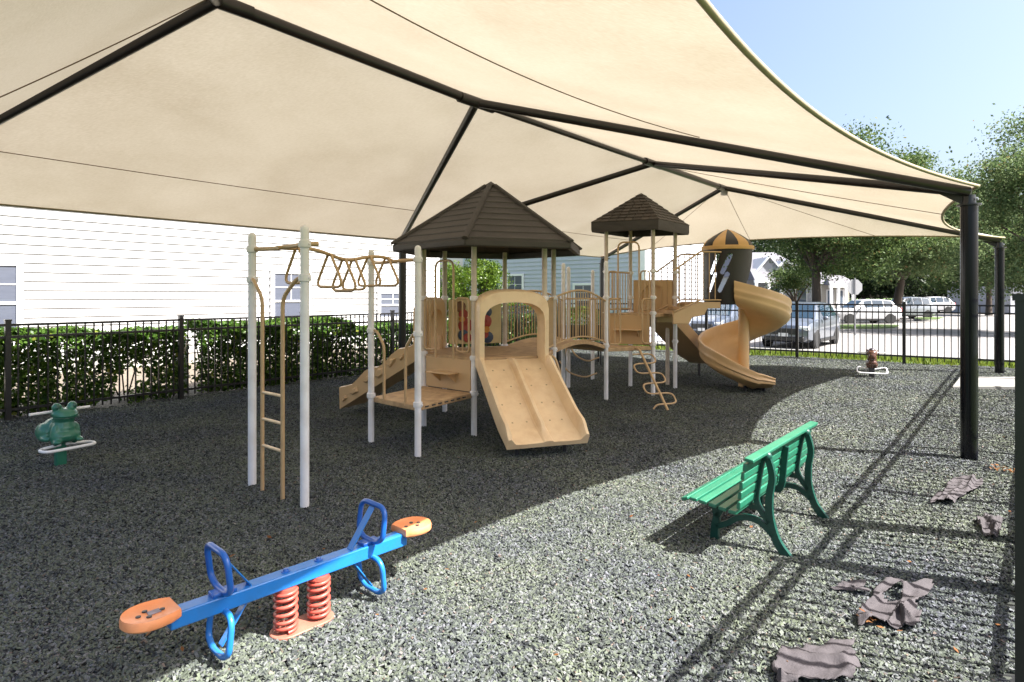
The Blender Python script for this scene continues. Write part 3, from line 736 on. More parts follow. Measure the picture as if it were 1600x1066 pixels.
# lower guards on the front edge of the landing
dpt = (Tb-P1).normalized(); npt = Vector((dpt.y,-dpt.x,0))
for s0, s1 in ((.05,.24),(.62,.81)):
    q0 = P1 + dpt*s0; q1 = P1 + dpt*s1
    mb = MB(); mb.tube([q0+Z*1.50, q1+Z*1.50, q1+Z*.82, q0+Z*.82], .0125, 8, True, .06, 4); mb.tube([(q0+q1)/2+Z*1.5, (q0+q1)/2+Z*.82], .009, 6); mb.build('guard', m_tantube, ps, 50)
railing(Ta, Tc, 0, 0, lambda t: 1.93, lambda t: UZ+.06, 9, 'tower_railing'); railing(P2, Ta + e2*.6, 0, 0, lambda t: 1.5, lambda t: LZ+.06, 9, 'tower_railing')
# tan panel with a round opening on the far side, slide behind it
dcd = (Td-Tc).normalized(); mcd = (Tc+Td)/2; ncd = Vector((-dcd.y, dcd.x, 0)); ncd = ncd if ncd.dot(e2) > 0 else -ncd
ring = 20; vs = []; Lc = (Td-Tc).length/2-.05
outp = []; inp = []
for k in range(ring):
    a = 2*PI*k/ring + PI/4; cx, cz = math.cos(a), math.sin(a); sc_ = 1/max(abs(cx), abs(cz)); outp.append((cx*sc_*Lc, UZ+.27+cz*sc_*.27)); inp.append((cx*.19, UZ+.25+cz*.22))
for off_ in (0, .03): vs += [mcd + dcd*x + Z*z + ncd*off_ for x, z in outp] + [mcd + dcd*x + Z*z + ncd*off_ for x, z in inp]
fs = []
for k in range(ring):
    l = (k+1) % ring; fs += [(k,l,ring+l,ring+k), (2*ring+k,2*ring+l,3*ring+l,3*ring+k), (k,l,2*ring+l,2*ring+k), (ring+k,ring+l,3*ring+l,3*ring+k)]
mb = MB(); mb.add(vs, fs); mb.build('slide_entry_panel', m_tan2, ps, 30)
mb = MB(); mb.box(mcd + ncd*.16 + Z*(UZ+.27), ((Td-Tc).length-.12, .22, .52), math.atan2(dcd.y, dcd.x)); mb.build('opening_backing_box', m_tan2, ps, 30, .05)  # solid box added behind the round opening to keep it dark
bs = Vector((.70,.71,0)).normalized(); bsd = Vector((bs.y,-bs.x,0))
def sgl_sec(t):
    hw = .25; hs = .05+.10*sstep(0,.1,t)*(1-sstep(.9,1,t)*.6)
    return [(-hw-.03,-.05),(-hw-.035,hs),(-hw,hs+.01),(-hw+.03,.03),(-hw+.08,0),(hw-.08,0),(hw-.03,.03),(hw,hs+.01),(hw+.035,hs),(hw+.03,-.05)]
slide_sweep(mcd + bs*.02, bsd, bs, slide_profile(UZ-.02, .30, 1.75), sgl_sec, 'back_slide', m_tan2)
q = mcd + bs*1.6; mb = MB(); mb.cyl(q, .025, 0, .3, 10); mb.build('slide_leg', m_bolt, ps, 50)
# S-shaped climber from the landing
k0 = P1.lerp(Tb, .62) + Z*(LZ-.02); k1 = G(1044, 640); k1.z = -.02
tubes('climber_spine', [[k0, k0 + npt*.10 + Z*.0, k1]], .018, fil=.08)
cdir = (k1-k0).normalized(); cs = dpt*.17; pth = []
lv = [.10,.26,.42,.58,.74,.90]
for i, t in enumerate(lv):
    p = (k0 + npt*.06).lerp(k1, t); s = 1 if i % 2 else -1
    pth += [p - cs*s, p + cs*s]
pth.append(pth[-1] + cdir*.14*1 if False else pth[-1] - Z*.02)
# rounded serpentine: go across, turn down at the side, come back
ser = []
for i, t in enumerate(lv):
    p = (k0 + npt*.06).lerp(k1, t) - Z*.0; s = -1 if i % 2 else 1
    row = [p + dpt*x*s for x in (-.13, .13)]
    ser += row
    if i < len(lv)-1:
        pn = (k0 + npt*.06).lerp(k1, lv[i+1]); ser += [p.lerp(pn, .15) + dpt*.205*s, p.lerp(pn, .85) + dpt*.205*s]
ser.append(Vector((ser[-1].x, ser[-1].y, 0)) + dpt*(-.05) )
tubes('climber_rungs', [ser], .0125, fil=.06)
# --- hexagonal roof: planks, ridge caps, fascia
rf_o = 2.155; apex = 2.94; RR = 1.20; nrow = 9
mb = MB(); mb.lathe((HC.x,HC.y,0), [(RR*.97,rf_o-.01),(.02,apex-.05)], 6); 
core = MB(); ringv = [HC + Vector((math.cos(R(199+60*k)), math.sin(R(199+60*k)), 0))*RR*.98 + Z*(rf_o-.012) for k in range(6)]
core.add(ringv + [HC + Z*(apex-.03)], [(k,(k+1) % 6,6) for k in range(6)]); hr = core.build('hex_roof', m_roof, ps, 20)
def rp_(k, f, dz=0.0): a = R(199+60*k); return HC + Vector((math.cos(a), math.sin(a), 0))*RR*(1-f) + Z*(rf_o + (apex-rf_o)*f + dz)
for k in range(6):
    for r_ in range(nrow):
        f0 = r_/nrow*.93; f1 = (r_+1)/nrow*.93+.004
        lo, hi = .014, .003
        a0, b0, a1_, b1 = rp_(k,f0,lo), rp_(k+1,f0,lo), rp_(k,f1,hi), rp_(k+1,f1,hi)
        mb = MB(); mb.hexa([rp_(k,f0,-.004), rp_(k+1,f0,-.004), rp_(k+1,f1,-.004), rp_(k,f1,-.004), a0, b0, b1, a1_]); mb.build('plank', m_roof, hr, 20)
    mb = MB(); mb.sweep([rp_(k,-.02,.012), rp_(k,.3,.010), rp_(k,.6,.010), rp_(k,.94,.012)], [(-.036,-.01),(-.03,.016),(0,.026),(.03,.016),(.036,-.01)]); mb.build('ridge_cap', m_roof, hr, 40)
    a, b = rp_(k,-.012,.004), rp_(k+1,-.012,.004)
    mb = MB(); inn = ((HC-(a+b)/2) - Z*(HC-(a+b)/2).z).normalized()
    mb.add([a + inn*.05 - Z*.085, b + inn*.05 - Z*.085, b - Z*.08, a - Z*.08, a + inn*.06 + Z*.006, b + inn*.06 + Z*.006, b + Z*.0, a + Z*.0], [(3,2,1,0),(4,5,6,7),(0,1,5,4),(1,2,6,5),(2,3,7,6),(3,0,4,7)])
    mb.build('fascia', m_roof, hr, 30, .015)
mb = MB(); mb.add([rp_(k,.92,.03) for k in range(6)] + [HC + Z*(apex+.025)], [(k,(k+1) % 6,6) for k in range(6)] + [tuple(range(6))[::-1]]); mb.build('peak_cap', m_roof, hr, 20, .006)
# --- square shingled roof
TC_ = (Ta+Tb+Tc+Td)/4; ov = 1.42; cs4 = [TC_ + (q-TC_)*ov for q in (Ta, Tb, Td, Tc)]; z_e, z_a = 2.70, 3.20
core = MB(); core.add([q + Z*(z_e-.004) for q in cs4] + [TC_ + Z*(z_a-.01)], [(k,(k+1) % 4,4) for k in range(4)]); sr = core.build('square_roof', m_roof, ps, 20)
nr = 9
for k in range(4):
    a, b = cs4[k], cs4[(k+1) % 4]; nrm = ((b-a).cross(TC_+Z*(z_a-z_e)-a)).normalized(); nrm = nrm if nrm.z > 0 else -nrm
    def sp(f, x): return a.lerp(b, f/2 + x*(1-f)).lerp(TC_, 0)*0 + (a*(1-x)+b*x)*(1-f) + TC_*f + Z*(z_e + (z_a-z_e)*f)
    for r_ in range(nr):
        f0, f1 = r_/nr, (r_+1)/nr+.01
        Lr = (b-a).length*(1-f0); n = max(1, round(Lr/.135)); ofs = .5 if r_ % 2 else 0
        cuts = [0] + [(i+ofs)/n for i in range(0 if ofs else 1, n)] + [1]
        for i in range(len(cuts)-1):
            x0, x1 = cuts[i], cuts[i+1]
            if x1-x0 < .02: continue
            g = .012*(1/ max(.3,(1-f0)))/2; X0, X1 = x0 + (g if i else 0), x1 - (g if i < len(cuts)-2 else 0)
            jit = random.uniform(-.004,.004)
            def cl(f, x):   # keep the top edge inside the hip lines
                return sp(min(f,.995), x)
            mb = MB(); mb.hexa([cl(f0+jit,X0)-nrm*.002, cl(f0+jit,X1)-nrm*.002, cl(f1,X1)-nrm*.002, cl(f1,X0)-nrm*.002, cl(f0+jit,X0)+nrm*.014, cl(f0+jit,X1)+nrm*.014, cl(f1,X1)+nrm*.003, cl(f1,X0)+nrm*.003])
            mb.build('shingle', m_shingle, sr, 20)
    inn = (TC_-(a+b)/2).normalized(); mb = MB()
    mb.add([a + Z*(z_e-.115) , b + Z*(z_e-.115), b + Z*(z_e+.006), a + Z*(z_e+.006)] + [p + (TC_-p).normalized()*.04 for p in (a + Z*(z_e-.115), b + Z*(z_e-.115), b + Z*(z_e+.006), a + Z*(z_e+.006))], [(0,1,2,3),(7,6,5,4),(0,1,5,4),(1,2,6,5),(2,3,7,6),(3,0,4,7)])
    mb.build('fascia', m_roof, sr, 30)
# --- stair bridge to the spiral slide
SC = Vector((3.81, 10.1, 0)); BC = Vector((3.50, 9.98, 0)); BZ = 1.45
ra = (Tb+Td)/2; rdir = (BC-ra).normalized(); rs = Vector((-rdir.y, rdir.x, 0)); rl = (BC-ra).length-.30
prof = [(0,UZ-.16),(0,UZ+.01),(rl*.55,BZ),(rl,BZ),(rl,BZ-.10),(rl*.72,BZ-.10),(rl*.66,BZ-.20),(rl*.40,BZ-.24),(rl*.33,UZ-.16+.0)]
for s in (-1, 1):
    mb = MB(); mb.prism([ra + rdir*x + Z*z + rs*s*.30 for x, z in prof], -rs*s*.04); mb.build('stair_side', m_tan2, ps, 30, .008)
mb = MB()
for k in range(4): mb.box(ra + rdir*(rl*(k+.5)/4) + Z*(UZ-.03 + (BZ-UZ)*min(1,(k+.8)/3)), (rl/4+.004*k, .52, .05), math.atan2(rdir.y, rdir.x))
mb.build('stair_tread', m_deck, ps, 30)
for s in (-1, 1):
    a = ra + rs*s*.31; b = ra + rdir*rl + rs*s*.31
    railing(a, b, 0, 0, lambda t: 1.93 + .30*min(1, t/.55), lambda t: UZ+.03+(BZ-UZ)*min(1,t/.55), 8, 'stair_railing')
# --- spiral slide
th0, th1 = 238, 628
def z_sp(th): return 1.42 - .0033*(th-238)
secp = [(.06,.10),(.085,.035),(.14,.012),(.30,.0),(.46,.03),(.575,.10),(.635,.20),(.66,.33),(.685,.362),(.715,.36),(.722,.335),(.708,.27),(.716,.235),(.722,.20),(.700,.165),(.705,.13),(.700,.095),(.66,.045),(.56,-.025),(.40,-.06),(.06,-.06)]
rings = []
nst = 72
for i in range(nst+1):
    th = th0 + (th1-th0)*i/nst; a = R(th); d = Vector((math.cos(a), math.sin(a), 0)); z = z_sp(th)
    k = 1 - .40*sstep(560, 640, th)
    rings.append([SC + d*r_ + Z*(z + (h*k if h > .06 else h)) for r_, h in secp])
d = Vector((math.cos(R(th1)), math.sin(R(th1)), 0)); tg = Vector((-d.y, d.x, 0)); z = z_sp(th1)
for i in range(1, 8):
    L_ = .034*i; k = .60 - .22*i/7; zz = z
    rings.append([SC + d*(r_ if r_ > .1 else .06 + .02*i/7) + tg*L_ + Z*(max(zz,.15) + (h*k if h > .06 else h)) for r_, h in secp])
m_ = len(secp); vs = [p for q in rings for p in q]; fs = []
for i in range(len(rings)-1):
    for k in range(m_): l = (k+1) % m_; fs.append((i*m_+k, i*m_+l, (i+1)*m_+l, (i+1)*m_+k))
fs += [tuple(range(m_))[::-1], tuple((len(rings)-1)*m_+k for k in range(m_))]
mb = MB(); mb.add(vs, fs); spo = mb.build('spiral_slide', m_tan3, ps, 45)
mb = MB(); mb.cyl(SC, .085, gz(SC.x,SC.y)-.05, 1.42, 24); mb.build('centre_column', m_tan3, spo, 50)
for q in (SC + d*.35 + tg*-.1, SC + d*.35 + tg*.20):
    mb = MB(); mb.cyl(q, .025, gz(q.x,q.y)-.05, .12, 10); mb.build('slide_leg', m_bolt, spo, 50)
# barrel enclosure with slanted slots and a dome of alternating gores
rb = .365; nz, na_ = 110, 260; vs = []; fs = []; zb0, zb1 = 1.42, 2.29
def slot(a_, z):    # slots repeat round the wall
    for a0 in (-142, -112, 75, 105):
        for zc_, hl in ((2.05, .175), (1.76, .17)):
            a0_ = a0 - (7 if zc_ < 1.9 else 0)
            dx = (a_-a0_)*PI/180*rb; dz = z-zc_
            # axis leaning to the right going up
            ux, uz = .42, .907; al = dx*ux + dz*uz; pr = abs(dx*uz - dz*ux); al = max(0, abs(al)-hl+.03)
            if math.hypot(al, pr) < .036: return True
    return False
for j in range(nz+1):
    for i in range(na_): a = 2*PI*i/na_; z = zb0 + (zb1-zb0)*j/nz; fl_ = rb*(1 + .03*(j/nz)); vs.append(BC + Vector((math.cos(a), math.sin(a), 0))*fl_ + Z*z)
for j in range(nz):
    for i in range(na_):
        adeg = (360*(i+.5)/na_ + 180) % 360 - 180; z = zb0 + (zb1-zb0)*(j+.5)/nz
        if slot(adeg, z): continue
        # doorway on the stair side, diagonal opening on the slide side
        if abs((adeg - 137 + 180) % 360 - 180) < 22 and z < 2.15: continue
        if -86 < adeg < 122 and z < zb0 + (zb1-zb0)*min(.96, (adeg+86)/72): continue
        fs.append((j*na_+i, j*na_+(i+1) % na_, (j+1)*na_+(i+1) % na_, (j+1)*na_+i))
mb = MB(); mb.add(vs, fs); br = mb.build('barrel', m_barrel, spo, 50)
sl = br.modifiers.new('thickness', 'SOLIDIFY'); sl.thickness = .025; sl.offset = -1
mb = MB(); mb.lathe((BC.x,BC.y,0), [(.36,2.28),(.405,2.285),(.41,2.33),(.40,2.345),(.36,2.35)], 32); mb.build('dome_band', m_gold, br, 40)
ng = 12
for k in range(ng):
    a0, a1_ = 2*PI*k/ng + .1, 2*PI*(k+1)/ng + .1; vs = []; na2 = 4; prof = [(.385,2.345),(.372,2.39),(.325,2.445),(.22,2.52),(.11,2.585),(.0,2.63)]
    for r_, z in prof:
        for i in range(na2+1): a = a0 + (a1_-a0)*i/na2; rr = r_*(1 + (.012 if k % 2 else 0)); vs.append(BC + Vector((math.cos(a), math.sin(a), 0))*rr + Z*z)
    fs = [(j*(na2+1)+i, j*(na2+1)+i+1, (j+1)*(na2+1)+i+1, (j+1)*(na2+1)+i) for j in range(len(prof)-1) for i in range(na2)]
    mb = MB(); mb.add(vs, fs); mb.build('dome_gore', m_gold if k % 2 else m_barrel, br, 45)
# curved climber rungs behind the bridge and small loop ladder beside the double slide
tubes('loop_ladder', [[H3+Z*.86+n23*.03, H3 + Vector((.12,-.02,0))+Z*.86, H3 + Vector((.20,-.05,0))+Z*.55, H3 + Vector((.20,-.05,0))-Z*.02], [H3+Vector((.02,.1,0))+Z*.82, H3 + Vector((.10,.12,0))+Z*.80, H3 + Vector((.13,.10,0))+Z*.5, H3 + Vector((.13,.10,0))-Z*.02]], .014, fil=.10)
tubes('arc_climber', [[Vector((.95,10.35,.75)), Vector((1.05,10.2,.55)), Vector((1.25,10.2,.45)), Vector((1.47,10.4,.5))], [Vector((.80,10.3,.45)), Vector((.95,10.1,.27)), Vector((1.2,10.1,.2)), Vector((1.42,10.3,.25))], [Vector((.95,10.35,.78)), Vector((.72,10.1,-.02))]], .013, fil=.1)
# ================================================================== seesaw
m_blue = M('blue_painted_steel', (.014,.165,.52), .28, .08, 6, .03, 80, coat=.25, dirt=(.03,.11,.27), dirt_amt=.35, ds=9)
m_bluesh = M('dark_blue_painted_steel', (.008,.095,.40), .3, .08, 8, coat=.25)
m_orange = M('orange_plastic', (.74,.26,.10), .42, .08, 7, .04, 100, dirt=(.78,.42,.25), dirt_amt=.5, ds=5)
m_spring = M('coral_red_spring', (.42,.07,.05), .4, .08, 12, .05, 90, dirt=(.40,.14,.10), dirt_amt=.5, ds=10)
m_plate = M('dusty_coral_plate', (.30,.11,.075), .6, .1, 9, .1, 60, dirt=(.24,.15,.11), dirt_amt=.6, ds=8)
SC0 = Vector((-.985, 2.89, 0)); sd = Vector((.686,.728,0)).normalized(); sn = Vector((sd.y,-sd.x,0))
ss = thing('seesaw', SC0, 'blue spring seesaw with orange seats and red coil springs', 'seesaw')
za = math.atan2(sd.y, sd.x)
mb = MB(); mb.box(SC0 + Z*.247, (1.16,.075,.066), za); mb.build('beam', m_blue, ss, 30, .006)
for s in (-1, 1):
    # seat: tongue-shaped, dished
    out = []; 
    for i in range(25):
        a = -PI/2 + PI*i/24; out.append((.085 + .112*math.copysign(abs(math.cos(a))**.8, 1), .095*math.sin(a)))
    out = [(.0,-.066),(.035,-.086)] + out + [(.035,.086),(.0,.066)]
    base = SC0 + sd*s*.55; vs = []; n = len(out); cx = .09
    for lev, (k, zz) in enumerate(((.93,.268),(1.0,.276),(1.0,.298),(.965,.308),(.88,.303),(.45,.297),(.02,.296))):
        vs += [base + sd*s*(cx + (x-cx)*k) + sn*y*k + Z*zz for x, y in out]
    fs = [(l*n+i, l*n+(i+1) % n, (l+1)*n+(i+1) % n, (l+1)*n+i) for l in range(6) for i in range(n)] + [tuple(range(n))[::-1], tuple(6*n+i for i in range(n))]
    mb = MB(); mb.add(vs, fs); st = mb.build('seat', m_orange, ss, 40)
    for dx, dy in ((.05,0),(.105,.028),(.105,-.028),(.135,0)):
        mb = MB(); mb.lathe(base + sd*s*dx + sn*dy + Z*.297, [(.010,0),(.010,.004),(0,.005)], 10); mb.build('bolt', m_bolt, st, 40)
    if s < 0:
        mb = MB(); mb.box(base + sd*s*.08 + Z*.2985, (.045,.035,.002), za); mb.build('worn_sticker', M('worn_sticker', (.22,.19,.22), .6, .3, 30), st, 30)
    hp = SC0 + sd*s*.365
    def loop(z0, z1, hw, lean, nm, m_):
        q = [hp + sn*a_ + Z*z + sd*s*((z-.25)*lean) for a_, z in ((-hw,z0+.03),(-hw,z1-.03),(-hw+.03,z1),(hw-.03,z1),(hw,z1-.03),(hw,z0+.03),(hw-.05,z0),(-hw+.05,z0))]
        mb = MB(); mb.tube(q, .0135, 10, True, .028, 4); return mb.build(nm, m_, ss, 50)
    hl = loop(.295, .475, .108, .12, 'hand_loop', m_bluesh)
    mb = MB(); mb.beam(hp - sd*s*.115 + Z*.278, hp + sd*s*.02 + Z*.462, .045, .007); mb.build('brace', m_blue, hl, 30, .003)
    mb = MB(); mb.box(hp + Z*.288, (.10,.06,.016), za); mb.build('mount', m_bluesh, hl, 30, .003)
    fl_ = loop(.035, .215, .108, -.10, 'foot_loop', m_blue)
    mb = MB(); mb.beam(hp - sd*s*.10 + Z*.215, hp + sd*s*.01 + Z*.06, .04, .007); mb.build('brace', m_blue, fl_, 30, .003)
    c0 = SC0 + sd*s*.083
    pth = []; turns = 6.6; nn = int(turns*20)
    for i in range(nn+1):
        t = i/nn; a = 2*PI*turns*t + s; pit = t + .05*math.sin(2*PI*t)*-1
        pth.append(c0 + Vector((math.cos(a)*.0475, math.sin(a)*.0475, .018+.185*pit)))
    mb = MB(); mb.tube(pth, .0088, 8); mb.build('coil_spring', m_spring, ss, 60)
    mb = MB(); mb.cyl(c0, .05, .196, .214, 20); mb.build('spring_clamp', m_spring, ss, 40)
    mb = MB(); mb.lathe(c0 + Z*.28, [(.022,0),(.022,.003),(.014,.004),(.011,.012),(0,.013)], 12); mb.build('bolt', m_bluesh, ss, 40)
outl = [SC0 + sd*(.083*s) + Vector((math.cos(a), math.sin(a), 0))*.072 for s in (1,-1) for a in np.linspace(za-PI/2, za+PI/2, 9) + (0 if s > 0 else PI)]
mb = MB(); mb.prism([p - Z*.03 for p in outl], (0,0,.04)); mb.build('base_plate', m_plate, ss, 30, .004)

# ================================================================== bench
m_green = M('green_painted_slat', (.0155,.140,.082), .33, .12, 7, .06, 60, coat=.2, stretch=(1,1,1), dirt=(.05,.19,.12), dirt_amt=.4, ds=5, randobj=.08)
m_dgreen = M('dark_green_cast_frame', (.004,.050,.036), .38, .15, 8, .12, 70)
B0 = Vector((1.640, 3.67, 0)); bu = U.copy(); bf = -V
bn = thing('bench', B0 + bu*.42 + bf*.2, 'green slatted park bench seen from behind, in the sun', 'bench')
def bp_(u, f, z): return B0 + bu*u + bf*f + Z*z
def cfr(u):
    mb = MB(); w_, th = .034, .030
    def bar(pts, ww=w_):
        P = [Vector((f, z)) for f, z in pts]; Q = []
        # Catmull-Rom through the points
        for i in range(len(P)-1):
            p0, p1, p2, p3 = P[max(i-1,0)], P[i], P[i+1], P[min(i+2,len(P)-1)]
            for k in range(6):
                t = k/6; Q.append(.5*((2*p1)+(p2-p0)*t+(2*p0-5*p1+4*p2-p3)*t*t+(3*p1-p0-3*p2+p3)*t**3))
        Q.append(P[-1]); n = len(Q)
        wv = [ww[0]+(ww[1]-ww[0])*i/(n-1) if isinstance(ww, tuple) else ww for i in range(n)]
        mb.sweep([bp_(u, q.x, q.y) for q in Q], lambda i: [(-th/2,-wv[i]/2),(th/2,-wv[i]/2),(th/2,wv[i]/2),(-th/2,wv[i]/2)], up=tuple(bf))
    bar([(-.015,-.02),(.055,.07),(.095,.20),(.098,.33),(.082,.45),(.105,.555),(.125,.575)], (.05,.032))
    bar([(.075,.10),(.16,.165),(.27,.165),(.36,.105),(.43,.07)])              # lower arch
    bar([(.44,-.02),(.435,.07),(.425,.15),(.46,.23),(.515,.285)], (.052,.03))  # front leg
    bar([(.425,.13),(.36,.235),(.29,.262),(.20,.25)])                          # seat arch
    bar([(.51,.285),(.40,.275),(.27,.255),(.17,.25)], .03)                     # seat rail
    bar([(.10,.17),(.15,.235),(.175,.30),(.165,.40),(.145,.52),(.125,.585)], .03)  # back upright
    mb.ball(bp_(u,.112,.572), (.030,.030,.030), 10, 7)
    return mb.build('end_frame', m_dgreen, bn, 40, .004)
cfr(0.0); cfr(.846)
mb = MB(); mb.sweep(fillet([bp_(.42,.205,.265), bp_(.42,.17,.25), bp_(.42,.150,.30), bp_(.42,.142,.40), bp_(.42,.128,.55)], .04, 5), [(-.02,-.011),(.02,-.011),(.02,.011),(-.02,.011)], up=tuple(bu))
mb.sweep([bp_(.42,.17,.25), bp_(.42,.27,.245), bp_(.42,.50,.272)], [(-.012,-.014),(.012,-.014),(.012,.014),(-.012,.014)], up=tuple(bu)); mb.build('centre_brace', m_dgreen, bn, 30, .004)
def slat(f, z, wdt, ang):
    n = bf*math.cos(ang) + Z*math.sin(ang); t = -bf*math.sin(ang) + Z*math.cos(ang); mb = MB()
    P = []
    for u_ in (-.275, 1.11):
        P += [bp_(u_, f, z) + n*a - bf*0 + t*b for a, b in ((-wdt/2,-.011),(wdt/2,-.011),(wdt/2,.011),(-wdt/2,.011))]
    mb.add(P, [(3,2,1,0),(4,5,6,7),(0,1,5,4),(1,2,6,5),(2,3,7,6),(3,0,4,7)]); return mb.build('slat', m_green, bn, 30, .005)
for f, z, a in ((.225,.277,.06),(.285,.283,.10),(.345,.291,.12),(.405,.298,.10),(.465,.302,.02),(.520,.294,-.35)): slat(f, z, .047, a)
for f, z in ((.187,.325),(.180,.385),(.172,.443),(.163,.500),(.152,.552)): slat(f, z, .046, PI/2+.14)
slat(.128, .597, .055, .12)

# ================================================================== spring riders
def remesh_body(mb, name, mat, parent, vox=.012, it=6):
    o = mb.build(name, mat, parent, None)
    r_ = o.modifiers.new('remesh', 'REMESH'); r_.mode = 'VOXEL'; r_.voxel_size = vox; r_.use_smooth_shade = True
    s_ = o.modifiers.new('smooth', 'SMOOTH'); s_.factor = .5; s_.iterations = it
    return o
m_frog = M('green_moulded_plastic', (.022,.15,.095), .3, .12, 6, .04, 80, coat=.2, dirt=(.06,.20,.15), dirt_amt=.4, ds=9)
m_frogeye = M('frog_eye_paint', (.03,.10,.075), .35, .1)
FG = G(97, 728); 
fr = thing('frog_rider', FG, 'green frog spring rider with white handle and foot rest near the left fence', 'spring rider')
fd = Vector((.86,-.52,0)).normalized(); fs_ = Vector((-fd.y, fd.x, 0))      # facing, its left
def fp(f, s, z): return FG + fd*f + fs_*s + Z*z
rot = Matrix.Rotation(math.atan2(fd.y, fd.x), 3, 'Z')
mb = MB()
mb.ball(fp(.02,0,.345), (.115,.10,.105), rot=rot)            # chest
mb.ball(fp(.055,0,.285), (.105,.125,.065), rot=rot)          # belly roll / front legs
mb.ball(fp(-.13,0,.33), (.14,.10,.10), rot=rot)              # back
for s in (-1, 1):
    mb.ball(fp(-.16,.085*s,.30), (.115,.05,.085), rot=rot)   # folded hind leg
    mb.ball(fp(-.09,.10*s,.255), (.10,.035,.03), rot=rot)    # hind foot
    mb.ball(fp(.06,.075*s,.30), (.05,.045,.10), rot=rot)     # front leg
    mb.ball(fp(.115,.085*s,.245), (.055,.035,.022), rot=rot)
    mb.ball(fp(.045,.062*s,.545), (.042,.040,.040), rot=rot) # eye bump
mb.ball(fp(.03,0,.42), (.085,.078,.10), rot=rot)             # neck
mb.ball(fp(.045,0,.485), (.105,.105,.048), rot=rot)          # upper head
mb.ball(fp(.07,0,.470), (.10,.095,.030), rot=rot)            # wide mouth
mb.ball(fp(.04,0,.435), (.085,.085,.035), rot=rot)           # jaw
remesh_body(mb, 'body', m_frog, fr, .009, 4)
for s in (-1, 1):
    mb = MB(); mb.ball(fp(.073,.068*s,.548), (.02,.022,.024), 10, 7, rot); mb.build('eye', m_frogeye, fr, 60)
mb = MB(); mb.sweep([fp(.04+.112*math.cos(a), .108*math.sin(a), .452) for a in np.linspace(-1.35,1.35,13)], [(-.006,-.004),(.006,-.004),(.006,.004),(-.006,.004)]); mb.build('mouth_line', m_frogeye, fr, 40)
mb = MB(); mb.tube([fp(-.03,-.24,.50), fp(-.03,.24,.50)], .0125, 10); mb.build('handle', m_white, fr, 50)
mb = MB(); mb.tube([fp(.02,-.02,.20), fp(.02,-.20,.185), fp(.18,-.20,.185), fp(.18,.21,.185), fp(.02,.21,.185), fp(.02,.02,.20)], .0135, 10, False, .07, 6); mb.build('foot_rest', m_white, fr, 50)
mb = MB(); mb.box(fp(-.03,0,.12), (.06,.085,.32), math.atan2(fd.y, fd.x)); mb.build('stand', m_frog, fr, 30, .01)
mb = MB(); mb.box(fp(-.03,0,.235), (.10,.13,.03), math.atan2(fd.y, fd.x)); mb.build('mount', m_bolt, fr, 30, .006)

m_brown = M('brown_moulded_plastic', (.075,.030,.018), .25, .2, 8, coat=.35, dirt=(.16,.08,.055), dirt_amt=.5, ds=14)
BG = G(1362, 589)
brd = thing('animal_rider', BG, 'small brown animal spring rider standing by the back fence', 'spring rider')
fd = Vector((-.45,-.89,0)).normalized(); fs_ = Vector((-fd.y, fd.x, 0)); rot = Matrix.Rotation(math.atan2(fd.y, fd.x), 3, 'Z')
def fp(f, s, z): return BG + fd*f + fs_*s + Z*z
mb = MB(); mb.ball(fp(-.05,0,.26), (.15,.080,.085), rot=rot); mb.ball(fp(.05,0,.34), (.07,.075,.11), rot=rot); mb.ball(fp(.07,0,.42), (.085,.088,.065), rot=rot)
mb.ball(fp(.12,0,.365), (.05,.062,.075), rot=rot); mb.ball(fp(.09,.0,.25), (.05,.072,.055), rot=rot)
for s in (-1, 1):
    mb.ball(fp(.04,.07*s,.465), (.02,.022,.025), rot=rot); mb.ball(fp(.03,.06*s,.22), (.05,.03,.07), rot=rot); mb.ball(fp(-.12,.06*s,.23), (.06,.03,.07), rot=rot)
mb.ball(fp(.0,0,.17), (.045,.04,.08), rot=rot)
remesh_body(mb, 'body', m_brown, brd, .009, 4)
m_bcream = M('dark_mane_paint', (.03,.022,.03), .4, .1)
mb = MB(); mb.ball(fp(.045,0,.475), (.075,.05,.035), rot=rot); mb.build('mane', m_bcream, brd, 60)
mb = MB(); mb.tube([fp(.03,-.22,.43), fp(.03,.22,.43)], .010, 8); mb.build('handle', m_white, brd, 50)
mb = MB(); mb.tube([fp(0,-.03,.13), fp(-.03,-.22,.175), fp(.20,-.23,.085), fp(.20,.23,.085), fp(-.03,.22,.175), fp(0,.03,.13)], .012, 8, False, .07, 5); mb.build('foot_rest', m_white, brd, 50)
mb = MB(); mb.box(fp(.0,0,.06), (.09,.09,.20), math.atan2(fd.y, fd.x)); mb.build('stand', m_bolt, brd, 30, .01)

